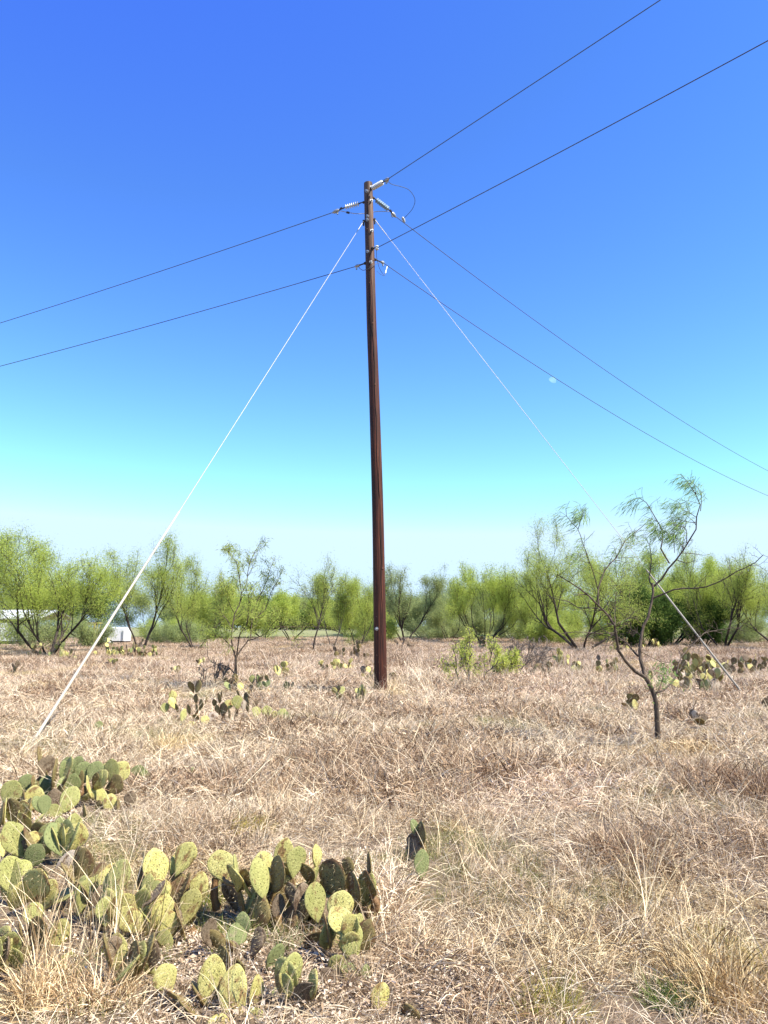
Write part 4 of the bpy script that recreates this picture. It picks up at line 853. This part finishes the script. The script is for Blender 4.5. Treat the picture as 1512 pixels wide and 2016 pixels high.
clump('two small green pads in the grass beside the foot of the left guy sleeve', [(192, 1433, 28, 18, 12, 20, 'b', .1), (183, 1438, 22, 14, -8, 50, 'n', 0)], 12.2, 1450, False)
clump('faint green pad in the grass left of the guy sleeve foot', [(29, 1460, 22, 14, -6, 20, 'b', 0)], 11.8, 1470, False)
clump('wide prickly pear clump with a heart-shaped dark pad pair left of the pole', [
 (378, 1353, 26, 15, -16, 30, 'n', .2), (390, 1351, 26, 14, 14, 30, 'n', .2), (385, 1376, 22, 12, 0, 40, 'n', .15), (396, 1388, 24, 11, 4, 45, 'n', .1), (388, 1396, 22, 9, -4, 60, 'n', .1), (406, 1377, 20, 7, 0, 75, 'n', .15),
 (341, 1370, 22, 16, -10, 10, 'y', .2), (340, 1384, 26, 14, -24, 30, 'y', .1), (348, 1394, 20, 12, -20, 50, 'n', .1), (324, 1394, 20, 18, -10, 12, 'g', .1), (361, 1408, 26, 10, 6, 30, 'g', 0), (372, 1397, 22, 10, -8, 50, 'n', .05),
 (386, 1412, 16, 24, -60, 40, 'n', -.1), (402, 1420, 24, 18, 20, 10, 'y', -.15), (378, 1430, 22, 24, -20, 8, 'y', -.25), (388, 1440, 16, 16, 20, 10, 'y', -.3), (420, 1413, 24, 22, 0, 8, 'w', -.1), (432, 1374, 22, 10, -4, 55, 'n', .2), (436, 1367, 16, 8, 10, 60, 'n', .25),
 (422, 1383, 14, 14, 0, 20, 'n', .2), (440, 1397, 28, 20, 10, 30, 'n', 0), (450, 1388, 22, 18, 20, 10, 'y', .1), (467, 1384, 30, 22, 0, 24, 'g', .05), (452, 1406, 22, 20, 0, 60, 'n', -.05), (480, 1391, 26, 10, 0, 40, 'w', 0), (484, 1372, 22, 13, 6, 40, 'n', .2), (486, 1388, 30, 12, -4, 55, 'n', .1),
 (469, 1366, 16, 8, -10, 60, 'n', .25), (482, 1408, 16, 26, 50, 20, 'w', -.15), (504, 1402, 22, 22, 10, 10, 'g', .1), (526, 1400, 24, 20, -16, 12, 'g', .15), (540, 1408, 18, 14, 0, 10, 'y', .1), (555, 1405, 22, 18, 14, 12, 'g', .1), (564, 1416, 30, 12, 4, 30, 'b', 0), (502, 1386, 20, 10, 30, 40, 'd', .2), (428, 1398, 22, 14, -20, 40, 'n', .05)],
 13.2, 1432, False, [(440, 1436, 440, 1405, 4, 0), (388, 1436, 387, 1400, 4, .1), (467, 1434, 467, 1395, 4, .05)])
# far and middle clumps: pads grown one on another
def auto_clump(label, px, py, wpx, hpx, d, n, mats, seed, padpx=None, near=False):
    rng = random.Random(seed); b0 = at(px, py, d); b0[2] = float(gz(b0[0], b0[1])); k = depth(d, .4) / F
    root = thing('prickly_pear', label, 'cactus', b0, GP); hp = (padpx * k) if padpx else .24; W2 = wpx * k / 2; Hm = hpx * k; CLEAR.append((b0[0], b0[1] - (.1 if near else .4), W2 + .2, .4 if near else .9)); n = n if near else min(95, int(n * 1.8))
    tops = []
    for i in range(n):
        H = hp * rng.uniform(.75, 1.2); mt = CODE[rng.choice(mats)]
        if i < max(2, int(n * .45)) or not tops:
            x = rng.uniform(-W2, W2) * .92; b = Vector((b0[0] + x, b0[1] + rng.uniform(-.5, .5) * min(W2, .9), 0)); b.z = float(gz(b.x, b.y)) + rng.uniform(.04, .22) * min(1, Hm)
        else:
            ok = [q for q in tops if q.z - b0[2] + H * .75 < Hm * 1.1] or tops
            b = rng.choice(ok)
        roll = rng.gauss(0, 24); yaw = rng.uniform(-85, 60); tilt = rng.gauss(0, 14)
        if mt == 'pad_shaded': yaw = -abs(yaw) - 10
        rot = Matrix.Rotation(R(roll), 3, 'Y') @ Matrix.Rotation(R(tilt), 3, 'X') @ Matrix.Rotation(R(yaw), 3, 'Z')
        if b.z - b0[2] + H * .7 > Hm * 1.25: b = Vector((b.x, b.y, b0[2] + max(.05, Hm - H)))
        c = b + rot @ Vector((0, 0, H / 2)); add_pad(root, b0, c, H, H * (rng.uniform(.54, .80) if near else rng.uniform(.68, .88)), roll, yaw, tilt, mt, near)
        tops.append(b + rot @ Vector((0, 0, H * .9)))
    return root
AC = [('big shady prickly pear heap at the foot of the forked mesquite', 284, 1296, 66, 46, 40, 26, 'nngyd', 9),
 ('long pale row of prickly pears in front of the white box trailer', 222, 1292, 74, 38, 41, 26, 'ggydb', 9),
 ('prickly pears under the black trunks of the broad left mesquite', 100, 1292, 84, 36, 40, 20, 'ggdbn', 10),
 ('bright yellowish pads in the grass left of the guy sleeve', 140, 1292, 44, 22, 37, 9, 'yygd', 11), ('small pad cluster at the left edge in pink grass', 45, 1316, 34, 26, 28, 6, 'ydn', 12),
 ('pads in the pink grass below the shady prickly pear heap', 210, 1302, 60, 16, 33, 7, 'ndg', 10), ('small prickly pear in the grass below the forked mesquite heap', 340, 1318, 34, 18, 27, 5, 'ynd', 11),
 ('low pads left of the lone sapling foot', 400, 1300, 40, 14, 32, 6, 'ydn', 9), ('prickly pear wrapped round the foot of the lone sapling', 482, 1350, 92, 34, 19.3, 16, 'nngbd', 17),
 ('single bright pad standing before the lone sapling', 490, 1356, 12, 20, 18.6, 1, 'y', 20), ('two lime pads lying in the grass right of the sapling', 556, 1318, 40, 22, 25, 4, 'yyg', 18),
 ('lone dark pad in the grass between sapling and pole', 569, 1346, 14, 18, 20.5, 2, 'nb', 17), ('yellowed low prickly pear row in the grass left of the pole', 655, 1308, 72, 18, 29, 12, 'yyyn', 12),
 ('grey-brown prickly pear group under the thin trees left of the pole', 685, 1290, 66, 34, 40, 14, 'dndn', 10), ('dark pads standing directly left of the pole', 728, 1318, 30, 38, 24, 8, 'nndy', 14),
 ('low mossy yellow-green prickly pear in front of the pole foot on its left', 690, 1362, 66, 30, 17.8, 12, 'ygnn', 16), ('pads peeping out just right of the pole foot', 772, 1312, 20, 16, 24, 3, 'nd', 13),
 ('tiny row of pads in the far grass right of the pole', 802, 1266, 46, 20, 58, 8, 'ndd', 9), ('prickly pear cluster before the dome-shaped mesquite stems', 965, 1266, 44, 24, 58, 10, 'ndyn', 9),
 ('V-shaped prickly pear in the pink grass right of the twiggy shrub', 1110, 1300, 46, 36, 32, 11, 'ynyg', 13), ('brown pads beside the grey twiggy shrub', 1062, 1318, 52, 30, 26, 7, 'ndn', 14),
 ('dark and pale pads in the pink grass left of the bare tree', 1140, 1308, 34, 20, 28, 5, 'nyg', 13), ('low dark pads behind the left limb of the bare tree', 1196, 1316, 54, 34, 26, 8, 'nnyd', 13),
 ('far strip of prickly pears at the foot of the dark bush', 1268, 1270, 80, 22, 56, 18, 'dydn', 9), ('far strip of pads behind the right limb of the bare tree', 1215, 1276, 34, 18, 50, 6, 'yd', 9),
 ('biggest dark prickly pear thicket behind the right guy sleeve', 1372, 1318, 84, 72, 24, 34, 'nnnng', 17), ('dark and lime prickly pear thicket right of the biggest dark one', 1428, 1308, 60, 46, 26, 16, 'nnyyg', 15),
 ('prickly pear row running off the right edge', 1488, 1306, 66, 40, 27, 14, 'nnyd', 14), ('sunlit prickly pear with open yellow-green pads before the guy sleeve', 1372, 1346, 84, 48, 18.6, 17, 'yygnw', 22),
 ('small pads left of the sunlit prickly pear by the bare tree', 1300, 1326, 46, 24, 22, 5, 'nng', 17), ('half-buried dark prickly pear in the grass left of the bare tree trunk', 1248, 1384, 44, 28, 15, 5, 'ngyn', 20),
 ('tiny dark pads in the grass right of the bare tree trunk', 1376, 1420, 26, 30, 12.6, 3, 'ndw', 22), ('prickly pear in shade at the right edge in mid field', 1505, 1380, 24, 24, 15.5, 4, 'nd', 20)]
FC = [('crowded prickly pear with shaded brown pads at the left edge above the scarred pale pad', 60, 1735, 150, 80, 5.3, 12, 'gygnyb', 66), ('low prickly pear between the scarred pale pad and the shaded corner cactus', 40, 1830, 130, 90, 4.5, 10, 'gyngy', 70),
 ('prickly pear with tilted pads behind the straw, left of the big yellow one', 180, 1860, 120, 90, 4.25, 10, 'gynyg', 68), ('old half-dead prickly pear under the big yellow one', 345, 1892, 110, 90, 4.15, 10, 'ndygy', 64),
 ('shadowed brown prickly pear filling the hollow behind the long-spined pads', 540, 1868, 150, 110, 4.4, 12, 'nyggd', 64), ('battered prickly pear at the right foot of the long-spined one', 668, 1915, 130, 80, 4.0, 10, 'gydyn', 60),
 ('yellow-padded prickly pear left of the two largest bright yellow pads at the bottom edge', 270, 1985, 170, 90, 3.65, 10, 'yygdn', 74), ('grey-brown dying prickly pear in the litter hollow behind the two largest yellow pads', 470, 1912, 120, 44, 3.95, 8, 'dndnb', 52), ('low prickly pear lying in the litter at the bottom edge below the worn olive one', 600, 2016, 120, 60, 3.5, 8, 'gydn', 66), ('toppled prickly pear at the bottom left under tall straw', 60, 2000, 160, 80, 3.7, 10, 'ygnyd', 72),
 ('dense green prickly pear behind the round-padded one at left', 130, 1600, 190, 70, 7.0, 18, 'gygynb', 44), ('straggling prickly pear in the grass at the left edge below the round-padded one', 40, 1655, 110, 60, 6.0, 11, 'ygnyb', 50)]
for i, a in enumerate(FC): auto_clump(a[0], *a[1:7], a[7], 700 + i, a[8], True)
for i, a in enumerate(AC): auto_clump(a[0], *a[1:7], a[7], 900 + i, a[8])


# ------------------------------------------------------------------ grass, straw and litter (uncountable)
GC = bpy.data.collections.new('tuft_sources'); LCOL = bpy.data.collections.new('litter_sources')
def blades_mesh(name, rng, n, rad, h, lean, curl, w, mat, seg=5, zmin=0.0, headfrac=0.0):
    a = rng.uniform(0, 2 * np.pi, n); r = rad * np.sqrt(rng.uniform(0, 1, n))
    base = np.stack([r * np.cos(a), r * np.sin(a), rng.uniform(-.02, .0, n) + rng.uniform(0, 1, n) ** 2 * zmin], -1)
    az = a + rng.normal(size=n) * 1.1; el = np.radians(np.clip(rng.normal(lean[0], lean[1], n), 2, 89))
    d = np.stack([np.cos(az) * np.cos(el), np.sin(az) * np.cos(el), np.sin(el)], -1)
    L = rng.uniform(h[0], h[1], n); cv = rng.normal(curl[0], curl[1], n); side = rng.normal(size=n) * .35
    P = np.zeros((n, seg, 3)); P[:, 0] = base; perp = np.stack([-np.sin(az), np.cos(az), np.zeros(n)], -1)
    for k in range(1, seg):
        d = unit(d + np.array((0, 0, -1)) * (cv / seg)[:, None] * (k / seg * 1.6) + perp * (side / seg)[:, None])
        P[:, k] = P[:, k - 1] + d * (L / (seg - 1))[:, None]; P[:, k, 2] = np.maximum(P[:, k, 2], .004)
    sd = unit(np.cross(np.gradient(P, axis=1), unit(rng.normal(size=(n, 1, 3)))))
    ww = (w * rng.uniform(.6, 1.35, n))[:, None] * np.array([.9, 1, .85, .6, .2][:seg] if seg == 5 else np.linspace(1, .2, seg))[None]
    V = np.stack([P - sd * ww[..., None] / 2, P + sd * ww[..., None] / 2], 2).reshape(-1, 3)
    i = np.arange(n)[:, None] * seg * 2; j = np.arange(seg - 1)[None] * 2
    Q = np.stack([i + j, i + j + 1, i + j + 3, i + j + 2], -1).reshape(-1, 4)
    bv = np.repeat(rng.beta(1.25, 1.1, n), seg * 2)
    return V, Q, bv
def src(coll, name, parts, mat):
    V = []; Q = []; B = []; o = 0
    for v, q, b in parts: V.append(v); Q.append(q + o); B.append(b); o += len(v)
    me = new_mesh(name, np.concatenate(V), np.concatenate(Q), False, [mat])
    at_ = me.attributes.new('bv', 'FLOAT', 'POINT'); at_.data.foreach_set('value', np.concatenate(B).astype(np.float32))
    ob = bpy.data.objects.new(name, me); coll.objects.link(ob)
rg = np.random.default_rng(5)
NT = 0
def add_src(parts, mat):
    global NT
    src(GC, 'tuft_%02d' % NT, parts, mat); NT += 1
for q in range(4): add_src([blades_mesh('t', rg, 46, .13, (.14, .42), (58, 20), (1.1, .6), .0058, None), blades_mesh('t', rg, 28, .2, (.12, .3), (22, 15), (.4, .5), .0058, None, zmin=.10)], M['grass_dry'])    # 0-3 upright tufts
for q in range(4): add_src([blades_mesh('t', rg, 62, .26, (.12, .36), (18, 16), (.5, .5), .0060, None, zmin=.14)], M['grass_dry'])                                                                         # 4-7 matted straw
for q in range(3): add_src([blades_mesh('t', rg, 70, .14, (.06, .20), (60, 18), (.6, .5), .0034, None)], M['grass_green'])                                                                               # 8-10 green undergrowth
for q in range(3): add_src([blades_mesh('t', rg, 9, .08, (.45, .8), (66, 12), (.5, .35), .0042, None, 5)], M['grass_dry'])                                                                                   # 11-13 tall stalks
for q in range(3): add_src([blades_mesh('t', rg, 50, .42, (.3, .55), (60, 18), (.9, .6), .015, None), blades_mesh('t', rg, 40, .5, (.2, .5), (25, 15), (.3, .5), .015, None, zmin=.25)], M['grass_dry'])      # 14-16 coarse tufts for the distance
for q in range(3): add_src([blades_mesh('t', rg, 12, .25, (.25, .55), (28, 20), (.6, .5), .0042, None, zmin=.16)], M['grass_pale'])   # 17-19 pale strands lying over the mat
for q in range(4): add_src([blades_mesh('t', rg, 34, .15, (.10, .34), (55, 22), (1.3, .8), .0115, None), blades_mesh('t', rg, 34, .28, (.08, .26), (22, 18), (.8, .9), .0115, None, zmin=.15)], M['grass_dry'])   # 20-23 coarser tufts for the middle distance
# litter flakes
def flakes(rng, n, rad, s):
    a = rng.uniform(0, 2 * np.pi, n); r = rad * np.sqrt(rng.uniform(0, 1, n)); c = np.stack([r * np.cos(a), r * np.sin(a), rng.uniform(.002, .03, n)], -1)
    u = unit(np.stack([rng.normal(size=n), rng.normal(size=n), rng.normal(size=n) * .5], -1)); v = unit(np.cross(u, np.array((0, 0, 1.)) + rng.normal(size=(n, 3)) * .35))
    L = (s * rng.uniform(.5, 1.7, n))[:, None]; W = L * rng.uniform(.25, .8, n)[:, None]; up = np.array((0, 0, 1.)) * L * .18
    V = np.stack([c - u * L * .5, c + v * W * .5 + up, c + u * L * .5, c - v * W * .5 + up * .3], 1).reshape(-1, 3)
    return V, np.arange(4 * n).reshape(-1, 4), np.repeat(rng.beta(1.6, 1.3, n), 4)
for q in range(4): src(LCOL, 'flake_%02d' % q, [flakes(rg, 170, .22, .013), flakes(rg, 12, .22, .026), blades_mesh('t', rg, 16, .22, (.05, .2), (6, 6), (0, .3), .004, None, zmin=.02)], M['litter'])

def scatter_object(name, pts, rot, scl, idx, tint, coll, kind_label=None):
    me = bpy.data.meshes.new(name); me.vertices.add(len(pts)); me.vertices.foreach_set('co', np.asarray(pts, np.float32).ravel())
    for an, ty, arr, key in (('rot', 'FLOAT_VECTOR', rot, 'vector'), ('scl', 'FLOAT_VECTOR', scl, 'vector'), ('idx', 'INT', idx, 'value'), ('tint', 'FLOAT_COLOR', tint, 'color')):
        t = me.attributes.new(an, ty, 'POINT'); t.data.foreach_set(key, np.asarray(arr, np.int32 if ty == 'INT' else np.float32).ravel())
    ob = link(name, me)
    ng = bpy.data.node_groups.new(name + '_scatter', 'GeometryNodeTree')
    ng.interface.new_socket('Geometry', in_out='INPUT', socket_type='NodeSocketGeometry'); ng.interface.new_socket('Geometry', in_out='OUTPUT', socket_type='NodeSocketGeometry')
    gi = ng.nodes.new('NodeGroupInput'); go = ng.nodes.new('NodeGroupOutput'); ip = ng.nodes.new('GeometryNodeInstanceOnPoints')
    ci = ng.nodes.new('GeometryNodeCollectionInfo'); ci.inputs[0].default_value = coll; ci.inputs['Separate Children'].default_value = True; ci.inputs['Reset Children'].default_value = True
    def attr(nm, ty):
        a = ng.nodes.new('GeometryNodeInputNamedAttribute'); a.data_type = ty; a.inputs['Name'].default_value = nm; return a.outputs[0]
    ng.links.new(gi.outputs[0], ip.inputs['Points']); ng.links.new(ci.outputs[0], ip.inputs['Instance']); ip.inputs['Pick Instance'].default_value = True
    ng.links.new(attr('idx', 'INT'), ip.inputs['Instance Index'])
    e2r = ng.nodes.new('FunctionNodeEulerToRotation'); ng.links.new(attr('rot', 'FLOAT_VECTOR'), e2r.inputs[0]); ng.links.new(e2r.outputs[0], ip.inputs['Rotation'])
    ng.links.new(attr('scl', 'FLOAT_VECTOR'), ip.inputs['Scale']); ng.links.new(ip.outputs[0], go.inputs[0])
    md = ob.modifiers.new('scatter', 'NODES'); md.node_group = ng
    return ob
# smooth random fields over the ground
class Field:
    def __init__(s, seed, scale):
        r_ = np.random.default_rng(seed); s.k = r_.normal(size=(14, 2)) * 2 * np.pi / scale * .6; s.p = r_.uniform(0, 6.28, 14)
    def __call__(s, x, y): return np.sin(x[:, None] * s.k[:, 0] + y[:, None] * s.k[:, 1] + s.p).sum(1) / math.sqrt(7)      # about N(0,1)
fA, fB, fC, fD = Field(1, 1.1), Field(2, 3.0), Field(3, 7.0), Field(4, .6)
def ell(px, py, rx, ry, x, y):
    c = gpt(px, py); e1 = gpt(px + rx, py); e2 = gpt(px, py - ry)
    ax = abs(e1[0] - c[0]); ay = abs(e2[1] - c[1]); return np.exp(-(((x - c[0]) / ax) ** 2 + ((y - c[1]) / ay) ** 2) * 1.2)
def bare(x, y):
    """how bare and littered the ground is, 0..1"""
    b = np.zeros(len(x))
    for px, py, rx, ry, wt in ((400, 1905, 120, 70, 1.), (440, 1990, 130, 45, 1.), (745, 1990, 70, 40, .95), (650, 1960, 120, 50, .9), (280, 1890, 70, 40, .8), (520, 1900, 90, 50, .7), (650, 1990, 160, 40, .9), (860, 1925, 90, 45, .8), (1190, 1790, 55, 30, .7), (1230, 1850, 40, 30, .5), (1320, 1620, 50, 16, .4), (80, 1620, 70, 40, .5), (360, 1990, 80, 40, .6)):
        b = np.maximum(b, wt * ell(px, py, rx, ry, x, y))
    return np.clip(b + .12 * (fA(x, y) > 1.3) * (y < 9), 0, 1)
def thin(x, y):
    b = np.zeros(len(x))
    for cx, cy, rx, ry in CLEAR: b = np.maximum(b, np.exp(-(((x - cx) / rx) ** 2 + ((y - cy) / ry) ** 2)))
    return b
def rnd_pts(y0, y1, dens, margin=2.2):
    xm = y1 * .52 + margin; n = int((y1 - y0) * 2 * xm * dens); x = RNG.uniform(-xm, xm, n); y = RNG.uniform(y0, y1, n)
    k = np.abs(x) < y * .52 + margin; return x[k], y[k]
PTS = []
TINT = dict(tan=(1.0, .93, .80), pink=(1.10, .99, .90), brown=(.62, .50, .40), pale=(1.2, 1.13, 1.0), straw=(1.1, .98, .66), green=(1, 1, 1))
def put(x, y, idx, sc, tint, tilt=.12, zoff=0.0, windy=0.0):
    n = len(x)
    if n == 0: return
    z = gz(x, y) + zoff
    rot = np.stack([RNG.normal(size=n) * tilt, RNG.normal(size=n) * tilt + windy, RNG.uniform(0, 6.283, n)], -1)
    tint = tint * RNG.uniform(.82, 1.18, (n, 1))
    PTS.append((np.stack([x, y, z], -1), rot, np.stack([sc] * 3, -1) * np.array((1, 1, 1.)), idx, np.c_[tint, np.ones(n)]))
def tints(x, y):
    """pinkish, brownish, straw and pale patches"""
    a = fB(x, y); b = fC(x, y); c = fA(x, y)
    t = np.tile(np.array(TINT['tan']), (len(x), 1))
    far_ = np.clip((y - 9) / 16, 0, 1)[:, None]
    t = t * (1 - far_) + np.array(TINT['pink']) * far_
    lr = np.clip((7.5 - y) / 3, 0, 1) * np.clip((x + .3) / 1.5, 0, 1) * (fB(x + 9, y) > -.4); t = t * (1 - .45 * lr[:, None]) + .45 * lr[:, None] * np.array((.92, .86, .52))
    for m_, nm, wt in ((a > .7, 'brown', .7), (c > 1.0, 'brown', .5), (b < -.9, 'pink', .7), (c < -1.0, 'pale', .8), (a < -1.3, 'straw', .6)):
        t[m_] = t[m_] * (1 - wt) + np.array(TINT[nm]) * wt
    return t
def zone(y0, y1, dens, sc, kinds, p, green=.20):
    x, y = rnd_pts(y0, y1, dens); b = bare(x, y); th = thin(x, y); k = RNG.uniform(size=len(x)) > np.maximum(b * .93, th * .6); x, y, th = x[k], y[k], th[k]
    idx = RNG.choice(kinds, len(x), p=np.array(p) / sum(p))
    h = np.clip(.95 + .28 * fA(x, y) + .18 * fB(x, y), .4, 1.7) * (1 - .4 * th)
    put(x, y, idx, sc * h * RNG.uniform(.75, 1.25, len(x)), tints(x, y))
    # green undergrowth in patches
    g = (fB(x + 40, y) + .6 * fA(x, y + 30) > 1.0); xg, yg = x[g], y[g]; k = RNG.uniform(size=len(xg)) < green * 4; xg, yg = xg[k] + RNG.normal(size=k.sum()) * .1, yg[k]
    put(xg, yg, RNG.integers(8, 11, len(xg)), sc * RNG.uniform(.6, 1.3, len(xg)), np.tile(np.array((1., 1, 1)), (len(xg), 1)))
UP, MAT_, TALL, FARK = [0, 1, 2, 3], [4, 5, 6, 7], [11, 12, 13], [14, 15, 16]
zone(1.2, 7, 120, .48, UP + MAT_ + TALL, [1.3] * 4 + [2.2] * 4 + [.12] * 3)
MID = [20, 21, 22, 23]
zone(7, 10, 60, .60, UP + MAT_ + TALL + MID, [1.1] * 4 + [2.0] * 4 + [.12] * 3 + [1.6] * 4)
zone(10, 15, 46, .70, UP + MAT_ + TALL + MID, [.5] * 4 + [.8] * 4 + [.12] * 3 + [2.2] * 4)
zone(15, 30, 34, .72, MID + TALL, [1.6] * 4 + [.15] * 3, .05)
zone(30, 60, 9, .5, FARK, [1] * 3, .03)
zone(60, 101, 4, .55, FARK, [1] * 3, .0)
for y0, y1, dn, sc in ((1.2, 7, 12, .62), (7, 15, 10, .85), (15, 26, 4, 1.1)):
    x, y = rnd_pts(y0, y1, dn); k = RNG.uniform(size=len(x)) > .75 * np.maximum(bare(x, y), .5 * thin(x, y)) + .25 * (fB(x, y) > .3); x, y = x[k], y[k]
    put(x, y, RNG.integers(17, 20, len(x)), sc * RNG.uniform(.6, 1.3, len(x)), np.tile(np.array((1.05, .98, .86)), (len(x), 1)))
# named spots of the photograph
def spot(px, py, rx, ry, n, kinds, sc, tint, windy=0.0, tilt=.12):
    c = gpt(px, py); e1 = gpt(px + rx, py); e2 = gpt(px, py - ry); x = c[0] + RNG.normal(size=n) * abs(e1[0] - c[0]) * .6; y = c[1] + RNG.normal(size=n) * abs(e2[1] - c[1]) * .6
    y = np.maximum(y, 1.0); put(x, y, RNG.choice(kinds, n), sc * RNG.uniform(.7, 1.3, n), np.tile(np.array(tint), (n, 1)), tilt, 0, windy)
ST = (1.15, 1.02, .78)
spot(130, 1930, 80, 60, 14, TALL, .6, ST, .3); spot(230, 1880, 60, 50, 14, TALL, .62, ST, .4); spot(320, 1870, 60, 40, 8, TALL, .5, ST, .5)   # tall straw in the bottom left corner
spot(60, 2000, 60, 40, 10, UP, .55, (1.0, .88, .62), .2); spot(170, 1990, 70, 30, 12, UP, .5, ST, .3)
spot(500, 1650, 46, 12, 24, [8, 9, 10], .62, (1.7, 1.5, .85)); spot(460, 1665, 26, 8, 10, [8, 9, 10], .6, (1.7, 1.5, .85))   # sulphur-green tuft above the foreground cacti
spot(330, 1470, 26, 10, 14, UP, .7, TINT['straw'])
spot(1130, 1420, 110, 18, 40, [8, 9, 10], .8, (.8, .85, .7))              # green tufts tinted darker for the cast shadow of the bare tree
spot(1330, 1960, 40, 25, 12, [8, 9, 10], .6, (.6, .85, .55)); spot(1100, 1980, 60, 30, 18, [8, 9, 10], .6, (1.2, 1.1, .7)); spot(470, 1840, 60, 30, 10, [8, 9, 10], .5, (.9, 1, .65)); spot(420, 1790, 40, 16, 10, [8, 9, 10], .55, (1.0, 1.05, .6)); spot(550, 1860, 40, 20, 8, [8, 9, 10], .5, (.6, .95, .5))
spot(1440, 1950, 70, 50, 40, UP, .62, (1.0, .88, .6)); spot(1480, 1900, 60, 40, 20, [8, 9, 10], .7, (1.3, 1.1, .65))
spot(1450, 1560, 70, 26, 50, UP, .9, TINT['brown']); spot(1240, 1690, 60, 26, 30, UP, .7, TINT['brown'])
spot(830, 1345, 70, 18, 60, UP + TALL, 1.15, TINT['pale'], .2); spot(600, 1310, 40, 18, 30, UP + TALL, 1.1, TINT['pale']); spot(760, 1362, 40, 8, 24, UP, .8, TINT['straw'])
spot(750, 1356, 14, 5, 26, UP, .8, TINT['pale'], .1); spot(749, 1358, 10, 4, 8, TALL, .7, TINT['pale'], .3)
spot(1140, 1330, 60, 14, 50, UP + TALL, 1.1, TINT['pale'], .1); spot(800, 1600, 120, 40, 26, TALL, .5, ST, .5); spot(560, 1590, 120, 50, 26, TALL, .5, ST, .4)
spot(940, 1700, 70, 30, 14, TALL, .55, ST, .2); spot(1300, 1800, 110, 70, 18, TALL, .6, ST, 0, .3); spot(750, 1770, 40, 40, 40, MAT_ + UP, .6, TINT['pale'], .2)
cat = [np.concatenate([p[i] for p in PTS]) for i in range(5)]
gr = scatter_object('dry_grass', cat[0], cat[1], cat[2], cat[3], cat[4], GC)
tag(gr, 'matted dry straw-coloured grass covering the whole field', 'grass', kind='stuff')
# litter of pale chips and dead leaves
x, y = rnd_pts(1.5, 9, 60); pb = np.clip(bare(x, y) * 1.1 + .10, 0, 1); k = RNG.uniform(size=len(x)) < pb; x, y = x[k], y[k]; n = len(x)
tc = np.tile(np.array((1.0, .93, .84)), (n, 1)) * RNG.uniform(.75, 1.15, (n, 1))
lit = scatter_object('leaf_litter', np.stack([x, y, gz(x, y)], -1), np.stack([RNG.normal(size=n) * .08, RNG.normal(size=n) * .08, RNG.uniform(0, 6.28, n)], -1), np.tile(RNG.uniform(.7, 1.3, (n, 1)), (1, 3)), RNG.integers(0, 4, n), np.c_[tc, np.ones(n)], LCOL)
tag(lit, 'pale chips and dead leaf litter on the bare patches of soil', 'litter', kind='stuff')
